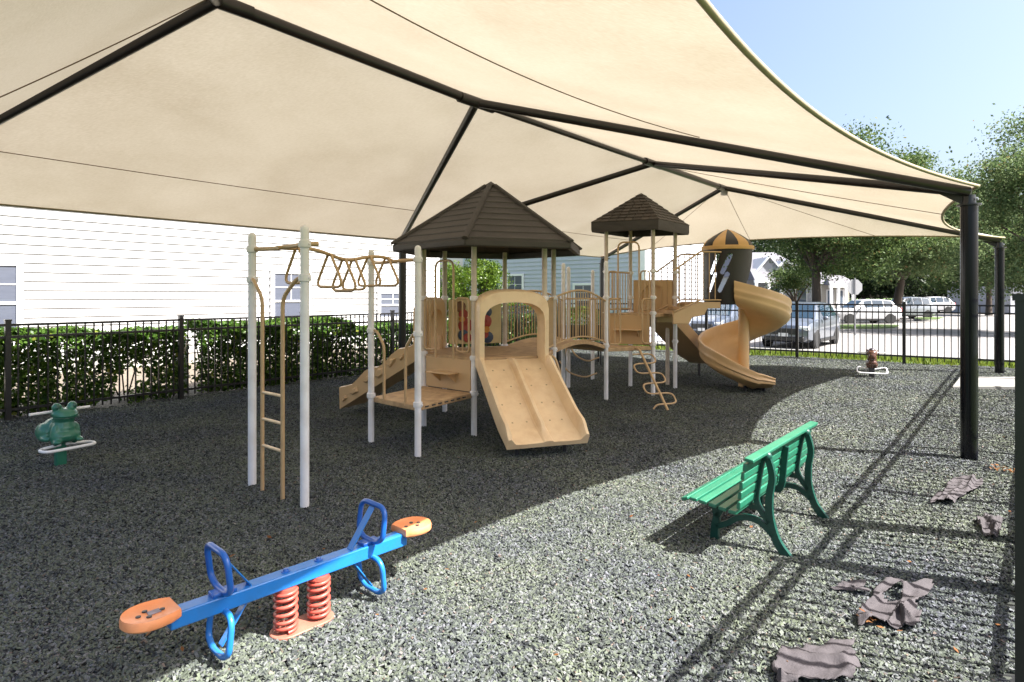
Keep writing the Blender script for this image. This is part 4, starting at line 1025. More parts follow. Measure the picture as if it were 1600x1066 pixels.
# ================================================================== scraps of weed cloth and fallen leaves on the rubber
m_cloth = M('grey_weed_cloth', (.050,.043,.048), .85, .15, 10, .2, 120)
from mathutils import noise as mnoise
def scrap(name, quad, label, seed, hgt):
    q = [G(*p) for p in quad]; n = 40; mb = MB(); vs = []; fs = []
    for j in range(n+1):
        for i in range(n+1):
            s, t = i/n, j/n
            edge = .20*mnoise.noise(Vector((s*1.9, t*1.9, seed*7.1)))
            s2, t2 = s + edge + .02*mnoise.noise(Vector((t*5, seed, 1))), t + edge*.8 + .02*mnoise.noise(Vector((s*5, seed, 4)))
            p = (q[0]*(1-s2)+q[1]*s2)*(1-t2) + (q[3]*(1-s2)+q[2]*s2)*t2
            f = mnoise.noise(Vector((s*1.3+t*.8+seed, t*2.6, seed*3.3))); f2 = mnoise.noise(Vector((s*2.6, t*1.5+seed, seed)))
            h = .7*hgt*(max(0, 1-abs(f)*3.2)**1.6 + .55*max(0, 1-abs(f2)*3.5)**1.5) * (.35 + .65*min(1, 5*min(s,1-s,t,1-t)+.3))
            h += .006*mnoise.noise(Vector((p.x*38, p.y*38, seed))) + .010*mnoise.noise(Vector((p.x*14+seed, p.y*17, seed))); vs.append(Vector((p.x, p.y, gz(p.x, p.y) + .014 + h)))
    def keep(i, j):
        s, t = i/n-.5, j/n-.5; a = math.atan2(t, s); rr = max(abs(s), abs(t))*.55 + math.hypot(s, t)*.45
        lim = .44 + .17*mnoise.noise(Vector((math.cos(a)*1.6, math.sin(a)*1.6, seed*2.7))) + .05*mnoise.noise(Vector((math.cos(a)*5, math.sin(a)*5, seed)))
        return rr < lim and mnoise.noise(Vector((i/n*2.6+seed*5, j/n*2.6, seed))) > -.38
    for j in range(n):
        for i in range(n):
            if keep(i, j): a = j*(n+1)+i; fs.append((a, a+1, a+n+2, a+n+1))
    mb.add(vs, fs); o = mb.build(name, m_cloth, None, 50); sl = o.modifiers.new('thickness', 'SOLIDIFY'); sl.thickness = .003
    return tag(o, label, 'cloth scrap', 'scraps of grey weed cloth on the rubber')
scrap('cloth_scrap', ((1205,1074),(1348,1084),(1342,1000),(1200,1008)), 'wide crumpled grey cloth scrap nearest the camera at bottom', 1.3, .045)
scrap('cloth_scrap', ((1325,993),(1430,1003),(1474,907),(1368,910)), 'curled grey cloth scrap with an orange leaf beside it', 2.7, .055)
scrap('cloth_scrap', ((1438,790),(1492,797),(1542,750),(1500,743)), 'narrow twisted grey cloth scrap behind the bench', 4.1, .04)
scrap('cloth_scrap', ((1532,842),(1560,860),(1568,806),(1522,806)), 'small pointed grey cloth scrap near the right edge', 5.9, .05)
scrap('cloth_scrap', ((1300,929),(1365,931),(1362,915),(1304,914)), 'thin rolled strip of grey cloth between bench and curled scrap', 6.3, .018)
m_dead = leaf_mat('dead_leaf', (.14,.05,.015), (.25,.12,.045), .25, .6)
def litter(name, spots, label, n, spread):
    vs = []; fs = []
    for (px, py) in spots:
        c = G(px, py)
        for k in range(n):
            p = c + Vector((random.gauss(0,spread), random.gauss(0,spread), .018+random.random()*.02)); a = random.random()*6.3; L_ = .009+.013*random.random()
            d = Vector((math.cos(a),math.sin(a),random.uniform(-.4,.4)))*L_; e = Vector((-math.sin(a),math.cos(a),random.uniform(-.4,.5)))*L_*.5; o = len(vs)
            vs += [p-d, p+e, p+d, p-e]; fs += [(o,o+1,o+2),(o,o+2,o+3)]
    mb = MB(); mb.add(vs, fs); return tag(mb.build(name, m_dead, None, None), label, None, None, 'stuff')
litter('fallen_leaves', [(1357,975)], 'small heap of orange dead leaves beside the curled cloth scrap', 16, .02)
litter('fallen_leaves', [(1568,737)], 'patch of orange dead leaves near the big canopy post', 40, .05)
pts = [(random.uniform(1000,1590), random.uniform(640,1060)) for _ in range(30)] + [(random.uniform(200,1000), random.uniform(640,1050)) for _ in range(24)]
litter('fallen_leaves', pts, 'single dead leaves scattered over the rubber surface', 1, .01)
# ================================================================== foliage tools
def leaf_mesh(name, pos, size, mat, up=.0, aspect=.55):
    pos = np.asarray(pos, dtype=float); n = len(pos)
    d = rng.normal(size=(n,3)); d /= np.linalg.norm(d, axis=1)[:,None]
    e = rng.normal(size=(n,3)); e[:,2] += up; e -= d*(e*d).sum(1)[:,None]*1.0
    e = np.cross(d, e); e /= np.linalg.norm(e, axis=1)[:,None]+1e-9
    s = (size*(.6+.8*rng.random(n)))[:,None]
    a = pos - d*s*.5; b = pos + e*s*aspect*.5 + d*s*.08; c = pos + d*s*.5; f = pos - e*s*aspect*.5 + d*s*.08
    vs = np.stack([a,b,c,f], 1).reshape(-1,3); c0 = pos.mean(0)
    me = bpy.data.meshes.new(name); me.vertices.add(4*n); me.vertices.foreach_set('co', (vs-c0).ravel())
    me.loops.add(4*n); me.loops.foreach_set('vertex_index', np.arange(4*n)); me.polygons.add(n)
    me.polygons.foreach_set('loop_start', np.arange(0,4*n,4)); me.polygons.foreach_set('loop_total', np.full(n,4))
    me.materials.append(mat); me.update(calc_edges=True); return me, Vector(c0)
m_bark = M('grey_brown_bark', (.07,.052,.04), .85, .3, 5, .8, 14, stretch=(1,1,.25))
m_oak = leaf_mat('oak_leaf', (.032,.066,.020), (.125,.175,.055), .40, .6, (.15,.10,.035))
m_oak2 = leaf_mat('pale_oak_leaf', (.05,.09,.032), (.18,.235,.10), .40, .6, (.19,.12,.05))
m_dark = leaf_mat('dark_wood_leaf', (.008,.020,.007), (.030,.050,.014), .25, .5)
m_bright = leaf_mat('bright_shrub_leaf', (.04,.085,.008), (.12,.18,.018), .35, .4)
m_hedge = leaf_mat('glossy_hedge_leaf', (.022,.062,.012), (.10,.18,.028), .33, .28, (.24,.25,.04))
def crown_points(center, rad, n, ncl, spread, flat_bottom=None):
    cl = []
    while len(cl) < ncl:
        p = rng.normal(size=3); p /= np.linalg.norm(p); r = rng.random()**.45
        if r < .35: continue
        q = np.array(center) + p*r*np.array(rad)*(.86+.28*rng.random())
        if flat_bottom is not None and q[2] < flat_bottom + .5*rng.random(): continue
        cl.append(q)
    cl = np.array(cl); k = rng.integers(0, ncl, n); sz = (.55+.9*rng.random(ncl))
    pts = cl[k] + rng.normal(size=(n,3))*np.array([1,1,.62])*spread*sz[k][:,None]
    return pts, cl
def tree(name, base, h_trunk, tr, center, rad, n, ncl, spread, size, mat, label, group=None, flat=None, limbs=9, lean=(0,0)):
    base = Vector(base); t = thing(name, base, label, 'tree', group)
    pts, cl = crown_points(center, rad, n, ncl, spread, flat)
    fork = Vector((base.x+lean[0], base.y+lean[1], base.z+h_trunk)); mb = MB()
    path = [base - Z*.2, base + Z*.25, base.lerp(fork,.5) + Vector((.05,.03,0)), fork]; rr = [tr*1.5, tr*1.1, tr*.92, tr*.78]
    mb.tube(path, lambda i: rr[min(i,3)], 12); mb.build('trunk', m_bark, t, 60)
    mb = MB()
    idx = rng.choice(len(cl), min(limbs, len(cl)), replace=False)
    for i in idx:
        q = Vector(cl[i]); m1 = fork.lerp(q, .4) + Z*.12*(q-fork).length; P = [fork - Z*.15, m1, q]; P = fillet(P, 2.0, 6)
        L_ = len(P); mb.tube(P, lambda k, L_=L_: tr*.5*(1-k/L_)+.02, 7)
    mb.build('limbs', m_bark, t, 60)
    me, c0 = leaf_mesh('crown', pts, size, mat); o = bpy.data.objects.new('crown', me); COL.objects.link(o); put(o, c0, t)
    return t

# ================================================================== hedge behind the left fence
nL = Vector((-FLD.y, FLD.x, 0))
def hedge(name, o0, dr, nr, t0, t1, d0, d1, h, dens, size, mat, label, thin=0.0, stems=True, cat='hedge', zfn=gz):
    n = int(dens*(t1-t0)); k = n
    t = rng.uniform(t0, t1, k); face = rng.random(k)
    dd = np.where(face < .5, d0 + np.abs(rng.normal(0,.10,k)), rng.uniform(d0, d1, k)); hh = np.where((face > .5) & (face < .85), h - np.abs(rng.normal(0,.07,k)), .01 + (h-.01)*rng.random(k)**1.05)
    wob = .06*np.sin(t*3.1) + .05*np.sin(t*7.7+1); hh = hh*(1+wob*.5); dd = dd + wob
    if thin > 0:
        keep = np.array([mnoise.noise(Vector((a*2.2, b*2.4, 3.3))) > -thin*(1-b/h*.7) if False else mnoise.noise(Vector((a*2.2, b*2.4, 3.3))) + .30*b/h > -.42+thin for a, b in zip(t, hh)])
        t, dd, hh = t[keep], dd[keep], hh[keep]
    pts = np.array([o0.x,o0.y,0])[None] + t[:,None]*np.array(dr)[None] + dd[:,None]*np.array(nr)[None]; pts[:,2] = hh + np.array([zfn(x,y) for x, y in pts[:,:2]])
    base = o0 + dr*((t0+t1)/2) + nr*((d0+d1)/2); th = thing(name, (base.x, base.y, zfn(base.x, base.y)), label, cat)
    me, c0 = leaf_mesh('foliage', pts, size, mat, aspect=.6); o = bpy.data.objects.new('foliage', me); COL.objects.link(o); put(o, c0, th)
    if stems:
        mb = MB(); x = t0 + .2
        while x < t1:
            for s in range(3):
                b = o0 + dr*(x+random.uniform(-.08,.08)) + nr*((d0+d1)/2 + random.uniform(-.1,.1)); tp = b + dr*random.uniform(-.28,.28) + nr*random.uniform(-.2,.2) + Z*(h*.8)
                zb = zfn(b.x, b.y); mb.tube([b + Z*(zb-.03), b.lerp(tp,.5) + Z*zb + dr*random.uniform(-.06,.06), tp + Z*zb], .011, 5)
            x += random.uniform(.45,.7)
        mb.build('stems', m_bark, th, 60)
    return th
hedge('hedge', FL0, FLD, nL, -2.6, .62, .22, .95, 1.08, 6400, .075, m_hedge, 'leafy green hedge behind the fence, leftmost run beside the frog rider', .05)
hedge('hedge', FL0, FLD, nL, .68, 2.25, .22, .95, 1.06, 5200, .075, m_hedge, 'leafy green hedge behind the fence, run with bare stems just left of the gap', .12)
hedge('hedge', FL0, FLD, nL, 2.52, 5.35, .22, .95, 1.10, 6200, .075, m_hedge, 'leafy green hedge behind the fence and the monkey bar posts', .08)
hedge('hedge', FL0, FLD, nL, 5.5, 11.8, .30, 1.0, .92, 2600, .08, m_hedge, 'lower green hedge behind the fence beside the climbing ramp', .0)
m_bed = M('pale_bark_bed', (.13,.105,.08), .9, .2, 12, .4, 50)
quad_sheet('planting_bed', [(FL0 + FLD*-6 + nL*1.0).to_2d(), (FL0 + FLD*12.3 + nL*1.0).to_2d(), (FL0 + FLD*12.3 + nL*5.2).to_2d(), (FL0 + FLD*-6 + nL*5.2).to_2d()], 0, m_bed, 20, lambda x, y: tz(x,y)+.014)
# utility pedestal in the hedge gap
q = FL0 + FLD*2.52 + nL*1.1; ub = thing('utility_box', (q.x,q.y,0), 'small grey utility pedestal in the gap of the hedge', 'utility box')
m_ugrey = M('grey_box_paint', (.38,.38,.40), .5, .08)
mb = MB(); mb.box((q.x,q.y,.33), (.2,.2,.66), .8); mb.build('cabinet', m_ugrey, ub, 30, .01); mb = MB(); mb.box((q.x,q.y,.68), (.23,.23,.05), .8); mb.build('lid', m_ugrey, ub, 30, .01)

# ================================================================== houses
m_siding = M('white_lap_siding', (.50,.50,.50), .55, .02, 3)
m_trim = M('white_trim', (.82,.82,.82), .45, .02)
m_bsiding = M('blue_grey_lap_siding', (.48,.51,.57), .55, .03, 3)
m_glass = glass_mat('window_glass', (.10,.13,.18)); m_blind = M('window_blind', (.075,.085,.115), .3, .08, 2, stretch=(1,1,30), coat=.5)
m_roofg = M('grey_roof_shingle', (.14,.135,.155), .8, .12, 20, .3, 40); m_found = M('foundation_block', (.42,.40,.37), .85, .1, 6)
def window(parent, c, d, n, wd, z0, z1, grid=(2,4), proud=.035):
    """c: point on the wall line, d along the wall, n outward"""
    fr_ = MB(); t = .10; rz = math.atan2(d.y, d.x)
    for s in (-1, 1): fr_.box(c + d*s*(wd/2+t/2) + n*(proud+.03) + Z*(z0+z1)/2, (t, .04, z1-z0+2*t), rz)
    fr_.box(c + n*(proud+.03) + Z*(z1+t/2), (wd, .04, t), rz); fr_.box(c + n*(proud+.03) + Z*(z0-t/2), (wd, .05, t), rz)
    w_ = fr_.build('window', m_trim, parent, 30)
    mid = (z0+z1)/2
    for za_, zb_, off_ in ((z0, mid-.02, .046), (mid+.02, z1, .052)):
        mb = MB(); mb.box(c + n*off_ + Z*(za_+zb_)/2, (wd-.002, .012, zb_-za_), rz); mb.build('pane', m_blind, w_, 30)
    mb = MB(); mb.box(c + n*.062 + Z*mid, (wd, .03, .045), rz)
    for k in range(1, grid[0]): mb.box(c + d*(wd*(k/grid[0]-.5)) + n*.062 + Z*(mid+z1)/2, (.018,.012,z1-mid-.05), rz)
    mb.box(c + n*.0625 + Z*((mid+z1)/2), (wd-.004,.012,.018), rz)
    mb.build('muntin', m_trim, w_, 30); return w_
def siding_wall(parent, p0, p1, n, z0, z1, mat, exp=.18, holes=()):
    d = (p1-p0).normalized(); 
    z = z0
    while z < z1 - .02:
        zt = min(z+exp, z1); mb = MB()
        a, b = p0, p1
        mb.add([a+Z*z, b+Z*z, b+n*.036+Z*z, a+n*.036+Z*z, a+Z*zt, b+Z*zt, b+n*.006+Z*zt, a+n*.006+Z*zt], [(3,2,1,0),(4,5,6,7),(0,1,5,4),(1,2,6,5),(2,3,7,6),(3,0,4,7)])
        mb.build('siding_board', mat, parent, 20); z = zt
    mb = MB(); c = (p0+p1)/2 - n*.12; mb.box(c + Z*(z1-.3)/2, ((p1-p0).length-.02, .2, z1+.3), math.atan2(d.y, d.x)); mb.build('wall', mat, parent, 20)
W0 = Vector((-9.54, 12.1, 0)); HW = 8.0
wa, wb = W0 - U*9.0, W0 + U*10.95
wh = thing('white_house', (W0 + U*1).to_tuple(), 'long white house with lap siding behind the hedge on the left', 'house')
siding_wall(wh, wa, wb, V, .22, 5.9, m_siding)
siding_wall(wh, wb + V*0.0, wb - V*HW, U, .22, 5.9, m_siding)
mb = MB(); mb.box(wb + V*.01 - U*.05 + Z*3.05, (.14,.05,5.7), math.atan2(U.y,U.x)); mb.box(wb - V*.05 + U*.012 + Z*3.05, (.05,.14,5.7), math.atan2(U.y,U.x)); mb.build('corner_trim', m_trim, wh, 30)
mb = MB(); mb.beam(wa + Z*.06 - V*.1, wb + Z*.06 - V*.1 , .22, .34); mb.build('foundation', m_found, wh, 30)
mb = MB(); rg = W0 - V*HW/2
e = .45; A1 = wa + V*e - U*e + Z*5.9; B1 = wb + V*e + U*e + Z*5.9; A2 = wa - V*(HW+e) - U*e + Z*5.9; B2 = wb - V*(HW+e) + U*e + Z*5.9; Ar = (A1+A2)/2 + Z*2.6; Br = (B1+B2)/2 + Z*2.6
mb.add([A1,B1,B2,A2,Ar,Br,A1+Z*.14,B1+Z*.14,B2+Z*.14,A2+Z*.14,Ar+Z*.14,Br+Z*.14], [(0,1,2,3),(6,7,11,10),(8,9,10,11),(0,1,7,6),(2,3,9,8),(1,2,8,11,7),(3,0,6,10,9)]); mb.build('roof', m_roofg, wh, 30)
window(wh, W0 - U*.66, U, V, .95, .68, 2.13); window(wh, W0 + U*5.6, U, V, .95, .68, 2.13); window(wh, W0 + U*9.0, U, V, .95, .9, 1.62, (2,2))
window(wh, W0 - U*4.2, U, V, .95, .68, 2.13)
# blue-grey house behind the towers
K0 = Vector((5.2, 24.0, 0)); bh = thing('blue_grey_house', K0, 'blue grey siding house with white corner trim behind the towers', 'house')
zl = lambda x, y: tz(x, y)
siding_wall(bh, K0 - V*10, K0, -U, .0, 5.9, m_bsiding); siding_wall(bh, K0, K0 + U*7, V, .0, 5.9, m_bsiding)
mb = MB(); mb.box(K0 - U*.02 - V*.12 + Z*2.9, (.06,.28,6.0), math.atan2(U.y,U.x)); mb.box(K0 + V*.022 + U*.12 + Z*2.9, (.30,.06,6.0), math.atan2(U.y,U.x)); mb.build('corner_trim', m_trim, bh, 30)
window(bh, K0 - V*2.85, V, -U, .85, .75, 1.98); window(bh, K0 - V*6.6, V, -U, .85, .9, 2.45)
mb = MB(); a0 = K0 - U*.4 + V*.4 + Z*5.9; a1_ = K0 + U*7.4 + V*.4 + Z*5.9; a2_ = K0 + U*7.4 - V*10.4 + Z*5.9; a3 = K0 - U*.4 - V*10.4 + Z*5.9; rc = (a0+a2_)/2 + Z*2.4
mb.add([a0,a1_,a2_,a3,rc + V*2,rc - V*2], [(0,1,2,3),(0,1,4),(1,2,5,4),(2,3,5),(3,0,4,5)]); mb.build('roof', m_roofg, bh, 30)
# white townhouse across the lot
def simple_house(name, x0, x1, y0, dep, z0, ze, zr, label, wallm, gables=(), wins=(), cols=(), porch=None):
    t = thing(name, ((x0+x1)/2, y0, z0), label, 'house')
    mb = MB(); mb.box(((x0+x1)/2, y0+dep/2, (z0+ze)/2), (x1-x0, dep, ze-z0)); mb.build('wall', wallm, t, 30)
    mb = MB(); mb.add([(x0-.4,y0-.4,ze),(x1+.4,y0-.4,ze),(x1+.4,y0+dep+.4,ze),(x0-.4,y0+dep+.4,ze),(x0+1.2,y0+dep/2,zr),(x1-1.2,y0+dep/2,zr)], [(0,1,2,3),(0,1,5,4),(1,2,5),(2,3,4,5),(3,0,4)]); rf = mb.build('roof', m_roofg, t, 20)
    for gx, gw, gh in gables:
        mb = MB(); mb.add([(gx-gw,y0-.55,ze-.05),(gx+gw,y0-.55,ze-.05),(gx,y0-.55,ze+gh),(gx-gw,y0+2,ze-.05),(gx+gw,y0+2,ze-.05),(gx,y0+2.5,ze+gh)], [(0,1,2),(0,2,5,3),(1,4,5,2)]); mb.build('gable', wallm, rf, 20)
        mb = MB()
        for s in (-1, 1): mb.beam((gx+s*(gw+.12),y0-.6,ze-.12), (gx,y0-.6,ze+gh+.04), .3, .09)
        mb.build('gable_trim', m_trim, rf, 20)
    for wx, ww, za_, zb_ in wins:
        mb = MB(); mb.box((wx,y0-.03,(za_+zb_)/2), (ww+.2,.06,zb_-za_+.2)); f_ = mb.build('window', m_trim, t, 30); mb = MB(); mb.box((wx,y0-.065,(za_+zb_)/2), (ww,.03,zb_-za_)); mb.build('pane', m_glass, f_, 30)
    if porch:
        px0, px1, pd, pz = porch; mb = MB(); mb.add([(px0,y0-pd,pz),(px1,y0-pd,pz),(px1,y0,pz),(px0,y0,pz),(px0+.3,y0-.02,pz+.9),(px1-.3,y0-.02,pz+.9)], [(0,1,2,3),(0,1,5,4),(1,2,5),(3,0,4),(2,3,4,5)]); mb.build('porch_roof', m_roofg, t, 20)
        mb = MB(); mb.box(((px0+px1)/2,y0-pd+.1,pz-.12), (px1-px0,.2,.22)); mb.build('porch_beam', m_trim, t, 30)
        for k in range(4):
            mb = MB(); mb.box((px0+.15+(px1-px0-.3)*k/3, y0-pd+.1, (z0+pz-.2)/2), (.2,.2,pz-.2-z0)); mb.build('column', m_trim, t, 30, .02)
    return t
m_wallw = M('pale_painted_wall', (.40,.41,.45), .6, .03, 2)
m_wallc = M('cream_wall', (.42,.39,.34), .6, .03, 2)
simple_house('white_townhouse', D(1150,48), D(1268,48), 48, 8, -.4, 3.05, 5.2, 'white townhouse with gabled grey roof and porch beyond the spiral slide', m_wallw, ((D(1197,48),1.3,1.5),(D(1222,48),1.1,1.25)), ((D(1205,48),.9,.8,2.2),(D(1218,48),.6,.8,2.2),(D(1252,48),.7,1.0,2.2)), (), (D(1165,48), D(1228,48), 1.8, 2.75))
simple_house('cream_townhouse', D(1284,56), D(1327,56), 56, 8, -.4, 2.6, 4.2, 'cream house with pale columns behind the oak trunk', m_wallc, (), ((D(1297,56),.5,.3,2.0),(D(1312,56),.5,.3,2.0)), (), (D(1286,56), D(1325,56), 1.2, 2.5))
simple_house('outbuilding', D(1579,62), D(1700,62), 62, 9, -.4, 2.9, 4.0, 'low white building at the far right behind the gate', m_wallw, (), ((D(1640,62),1.2,.6,2.0),))

# ================================================================== trees and far shrubs
LG = -.36
tree('oak_tree', (D(1275,36),36,LG), 3.4, .27, (D(1312,37),37,6.9), (5.0,5.0,4.5), 66000, 170, .52, .165, m_oak, 'large oak with thick trunk standing left of the stop sign', 'oaks in the parking lot', 2.9, 14)
tree('oak_tree', (D(1396,46),46,LG), 3.2, .32, (D(1425,46),46,6.2), (6.2,5.0,4.1), 56000, 150, .58, .20, m_oak2, 'oak with reddish trunk standing behind the white cars', 'oaks in the parking lot', 2.6, 14, (.6,0))
tree('oak_tree', (D(1650,30),30,LG), 3.0, .25, (D(1638,30),30,5.9), (3.5,4.0,4.9), 64000, 150, .45, .135, m_oak2, 'tall pale green tree at the right edge behind the rear canopy post', None, 1.6, 12)
tree('tree', (D(1545,58),58,LG), 3.0, .25, (D(1530,58),58,6.8), (5.5,4.0,5.6), 30000, 90, .7, .26, m_oak, 'rounded green tree between the two right canopy posts', None, 1.2, 10)
tree('tree', (D(885,33),33,LG), 3.0, .2, (D(880,33),33,5.0), (3.0,2.6,2.4), 16000, 60, .42, .16, m_oak2, 'tree hanging over the blue grey house behind the bridge', None, 2.6, 8)
tree('tree', (D(1085,36),36,LG), 3.0, .2, (D(1085,36),36,6.2), (2.8,2.6,3.0), 14000, 50, .5, .17, m_oak, 'dark tree rising behind the stair railing of the spiral slide', None, 3.2, 8)
tree('round_shrub', (D(742,23),23,-.03), .6, .08, (D(738,23),23,1.75), (1.45,1.3,1.35), 17000, 110, .16, .085, m_bright, 'bright green rounded shrub behind the hexagonal tower', None, .1, 10)
tree('tree', (D(1243,43),43,LG), 1.4, .10, (D(1243,43),43,2.9), (1.9,1.6,1.0), 5000, 30, .3, .15, m_oak, 'small dark tree in front of the white townhouse', None, 1.4, 6)
w1 = tree('woodland_tree', (D(1350,82),82,LG), 2.0, .25, (D(1350,82),82,5.4), (6.0,4.0,5.8), 14000, 60, .9, .38, m_dark, 'dark woodland tree behind the parked cars', 'woodland trees beyond the parking lot', -.2, 6)
for px in (1180, 1240, 1300, 1405, 1460, 1515, 1570, 1630):
    y = 82 + random.uniform(-5, 8); c = copy_tree(w1, (D(px,y), y, LG), random.uniform(0, 6.28))
    c.scale = (1, 1, random.uniform(.85,1.2))
# hedges across the lawn and by the lot
hedge('hedge', Vector((D(800,21),21.5,0)), Vector((1,-.06,0)).normalized(), Vector((0,1,0)), -2.6, 3.4, 0, 1.0, 1.18, 1500, .10, m_bright, 'sunlit clipped hedge seen through the bridge railing', 0, False, 'hedge', lambda x, y: tz(x,y)+.1)
hedge('hedge', Vector((D(1225,34),34,0)), Vector((1,0,0)), Vector((0,1,0)), 0, 2.6, 0, 1.0, 1.15, 1200, .12, m_oak, 'dark clipped hedge under the oak by the parked silver car', 0, False, 'hedge', lambda x, y: LOTZ)
hedge('hedge', Vector((D(1040,27),29,0)), Vector((1,0,0)), Vector((0,1,0)), -1, 2.6, 0, 1.0, 1.1, 1200, .12, m_oak, 'dark clipped hedge beside the grey car', 0, False, 'hedge', lambda x, y: LOTZ)
# path behind the tower
quad_sheet('path', [(-4.5,20.2),(4.5,19.6),(4.5,20.6),(-4.5,21.1)], 0, m_pave, 10, lambda x, y: tz(x,y)+.012)

# ================================================================== stop sign seen from behind
sp0 = Vector((D(1336,29), 29, LOTZ)); sg = thing('stop_sign', sp0, 'grey back of an octagonal road sign on a post in the parking lot', 'road sign')
m_signb = M('bare_aluminium_sign', (.32,.32,.33), .5, .06, 4, metal=.3)
mb = MB(); mb.prism([(sp0.x+.385*math.cos(R(22.5+45*k)), 29.03, 1.95+.385*math.sin(R(22.5+45*k))) for k in range(8)], (0,.006,0)); mb.build('sign_plate', m_signb, sg, 30)
mb = MB(); mb.box((sp0.x,29,1.0), (.055,.04,2.75)); mb.build('post', M('sign_post_steel', (.16,.16,.17), .5, .1), sg, 30)

# ================================================================== cars
m_tyre = M('tyre_rubber', (.015,.015,.016), .8, .1); m_rim = M('alloy_rim', (.55,.56,.58), .25, .05, metal=.9); m_rimd = M('dark_rim', (.04,.04,.045), .3, .1, metal=.6)
m_carglass = glass_mat('car_glass', (.012,.03,.05), .03); m_blackp = M('black_trim', (.012,.012,.013), .5, .1); m_lamp = glass_mat('lamp_lens', (.65,.67,.70), .1); m_tail = M('tail_lamp', (.45,.01,.012), .2, .1, coat=.5)
m_plateb = M('blank_number_plate', (.6,.6,.6), .5, .05)
def paint(name, col, metal=.4): return M(name, col, .28, .02, 2, coat=.8, metal=metal)
STN = [(-2.25,.42,.66,.62,None,None),(-2.18,.28,.80,.80,None,None),(-1.95,.22,.90,.88,None,None),(-1.45,.22,.97,.905,None,None),(-1.05,.22,1.02,.91,None,None),
       (-.35,.22,1.04,.915,1.56,.62),(.20,.22,1.05,.915,1.64,.66),(1.0,.22,1.07,.91,1.63,.66),(1.65,.22,1.09,.905,1.56,.63),(2.08,.26,1.08,.88,None,None),(2.22,.36,.98,.84,None,None),(2.26,.42,.80,.78,None,None)]
def car(name, loc, ang, mat, label, rim=None, hs=1.0, rear_lamp=True, group=None):
    t = thing(name, loc, label, 'car', group); t.rotation_euler = (0,0,ang); o0 = Vector(loc)
    def bld(mb, nm, mt, par=None, sm=35, bv=0):
        for i, v in enumerate(mb.v): mb.v[i] = (v[0]+o0.x, v[1]+o0.y, v[2]*hs+o0.z)
        return mb.build(nm, mt, par or t, sm, bv)
    rows = []
    for x, zb, zbelt, w_, zr, wr in STN:
        if zr is None: zr, wr = zbelt+.03, w_*.80
        h = [(w_*.80,zb),(w_*.97,zb+.10),(w_,(zb+zbelt)/2+.02),(w_*.985,zbelt-.08),(w_*.93,zbelt)]
        h += [(wr,zr-.05),(wr*.82,zr)]
        rows.append([Vector((x,-y,z)) for y, z in h] + [Vector((x,y,z)) for y, z in h[::-1]])
    m_ = len(rows[0]); mb = MB(); fs = []
    for i in range(len(rows)-1):
        for k in range(m_): l = (k+1) % m_; fs.append((i*m_+k, i*m_+l, (i+1)*m_+l, (i+1)*m_+k))
    fs += [tuple(range(m_))[::-1], tuple((len(rows)-1)*m_+k for k in range(m_))]
    mb.add([p for r_ in rows for p in r_], fs); body = bld(mb, 'body', mat, None, 32)
    def face(i0, i1, k0, k1, sh, nm):      # glass panel lying just proud of a body facet
        a, b, c, d = rows[i0][k0], rows[i1][k0], rows[i1][k1], rows[i0][k1]; cen = (a+b+c+d)/4; nn = (c-a).cross(d-b).normalized()
        if nn.dot(cen - Vector((0,0,.8))) < 0: nn = -nn
        q = [cen + (p-cen)*sh + nn*.012 for p in (a,b,c,d)]; mb = MB(); mb.add(q + [p - nn*.02 for p in q], [(0,1,2,3),(0,1,5,4),(1,2,6,5),(2,3,7,6),(3,0,4,7)]); bld(mb, nm, m_carglass, body, 20)
    L4, R4 = 4, m_-5
    # windscreen and rear window across the car, side windows
    def cross(i0, k0, i1, k1, nm, sh=.93):
        a, b = rows[i0][k0], rows[i0][m_-1-k0]; c, d = rows[i1][m_-1-k1], rows[i1][k1]; cen = (a+b+c+d)/4; nn = (c-a).cross(d-b).normalized()
        if nn.z < 0: nn = -nn
        q = [cen + (p-cen)*sh + nn*.066 for p in (a,b,c,d)]; mb = MB(); mb.add(q + [p - nn*.06 for p in q], [(0,1,2,3),(0,1,5,4),(1,2,6,5),(2,3,7,6),(3,0,4,7)]); bld(mb, nm, m_carglass, body, 20)
    cross(4, 5, 5, 5, 'windscreen'); cross(9, 5, 8, 5, 'rear_window', .9)
    for k0, k1 in ((4,5), (m_-5, m_-6)):
        for i0, i1 in ((5,6),(6,7),(7,8)): face(i0, i1, k0, k1, .90, 'side_window')
    for x in (-1.40, 1.38):
        for s in (-1, 1):
            mb = MB(); mb.lathe((x, s*.80, .34), [(.20,-.11),(.33,-.11),(.345,-.08),(.345,.08),(.33,.11),(.22,.115)], 22, (0,s,0)); wl = bld(mb, 'wheel', m_tyre)
            mb = MB(); mb.lathe((x, s*.80, .34), [(0,.07),(.06,.085),(.07,.09)], 12, (0,s,0))
            for k in range(5):
                a = 2*PI*k/5; dr = Vector((math.cos(a),0,math.sin(a))); c = Vector((x, s*.885, .34)); mb.beam(c + dr*.04, c + dr*.22, .05, .02, (0,1,0))
            mb.lathe((x, s*.80, .34), [(.205,.06),(.225,.112),(.235,.112),(.235,.06)], 22, (0,s,0)); bld(mb, 'rim', rim or m_rim, wl)
            mb = MB(); mb.lathe((x, s*.88, .36), [(0,.0),(.41,.0),(.41,.012),(0,.012)], 24, (0,s,0)); bld(mb, 'wheel_arch', m_blackp, body)
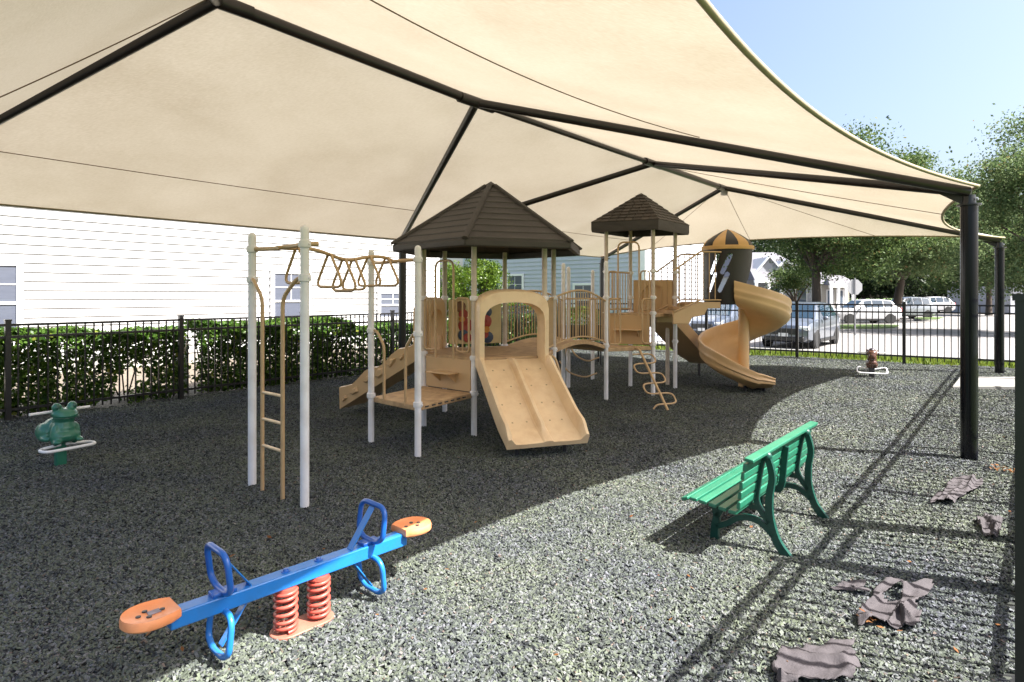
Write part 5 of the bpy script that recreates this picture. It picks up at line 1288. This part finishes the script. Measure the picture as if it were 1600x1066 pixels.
    for s in (-1, 1):
        mb = MB(); mb.box((-2.14,s*.66,.73), (.16,.34,.14)); bld(mb, 'headlight', m_lamp, body, 30, .03)
        mb = MB(); mb.box((2.22,s*.70,.92), (.10,.22,.26)); bld(mb, 'tail_light', m_tail, body, 30, .02)
        mb = MB(); mb.ball((-.72,s*1.0,1.06), (.07,.11,.075), 10, 7); bld(mb, 'mirror', mat, body, 60)
        mb = MB(); mb.box((0,s*.90,.27), (2.1,.05,.12)); bld(mb, 'sill', m_blackp, body, 30)
    mb = MB(); mb.box((-2.235,0,.62), (.08,.92,.22)); bld(mb, 'grille', m_blackp, body, 30, .02)
    mb = MB(); mb.box((-2.21,0,.36), (.14,1.35,.16)); bld(mb, 'bumper_intake', m_blackp, body, 30, .03)
    mb = MB(); mb.box((-2.29,0,.50), (.02,.32,.12)); bld(mb, 'number_plate', m_plateb, body, 30)
    mb = MB(); mb.box((2.22,0,.40), (.10,1.5,.18)); bld(mb, 'rear_bumper', m_blackp, body, 30, .03)
    return t
ua = math.atan2(U.y, U.x)
p_silver = paint('silver_paint', (.12,.138,.17)); p_grey = paint('grey_paint', (.10,.12,.165)); p_white = paint('white_paint', (.42,.42,.44), 0); p_red = paint('red_paint', (.30,.01,.01), 0); p_wg = paint('pale_grey_paint', (.26,.28,.31))
car('silver_car', (11.06,23.45,LOTZ), ua, p_silver, 'silver car parked nose to the fence, right of the spiral slide')
car('grey_car', (9.2,26.8,LOTZ), ua, p_grey, 'grey car with black grille parked nose to the fence left of the spiral slide')
car('white_car', (D(1347,42),42,LOTZ), R(3), p_white, 'white car side on with dark wheel arches beside the grass island', m_rimd)
car('pale_grey_car', (D(1412,50),50,LOTZ), R(5), p_wg, 'pale grey car with dark roofline just behind the white car', None, 1.08)
car('white_car', (D(1452,66),66,LOTZ), R(0), p_white, 'far white car seen next to the red car', None, 1.08)
car('white_car', (D(1432,76),76,LOTZ), R(20), p_white, 'farthest white car, mostly hidden behind the other white cars')
car('red_car', (D(1489,74),74,LOTZ), R(80), p_red, 'red car at the right end of the parked cars')
# dark bench beyond the bridge
q = Vector((D(905,13.4), 13.4, gz(D(905,13.4),13.4))); db = thing('dark_bench', q, 'dark metal bench seen under the bridge', 'bench')
mb = MB(); mb.box(q + Z*.44, (1.1,.36,.04)); mb.build('seat', m_black, db, 30, .01); mb = MB(); mb.box(q + Vector((0,.19,.68)), (1.1,.03,.30)); mb.build('backrest', m_black, db, 30, .01)
for s in (-1, 1):
    mb = MB(); mb.tube([q + Vector((s*.45,-.18,-.02)), q + Vector((s*.45,-.12,.42)), q + Vector((s*.45,.18,.42)), q + Vector((s*.45,.26,-.02))], .02, 8, False, .06); mb.build('leg', m_black, db, 50)
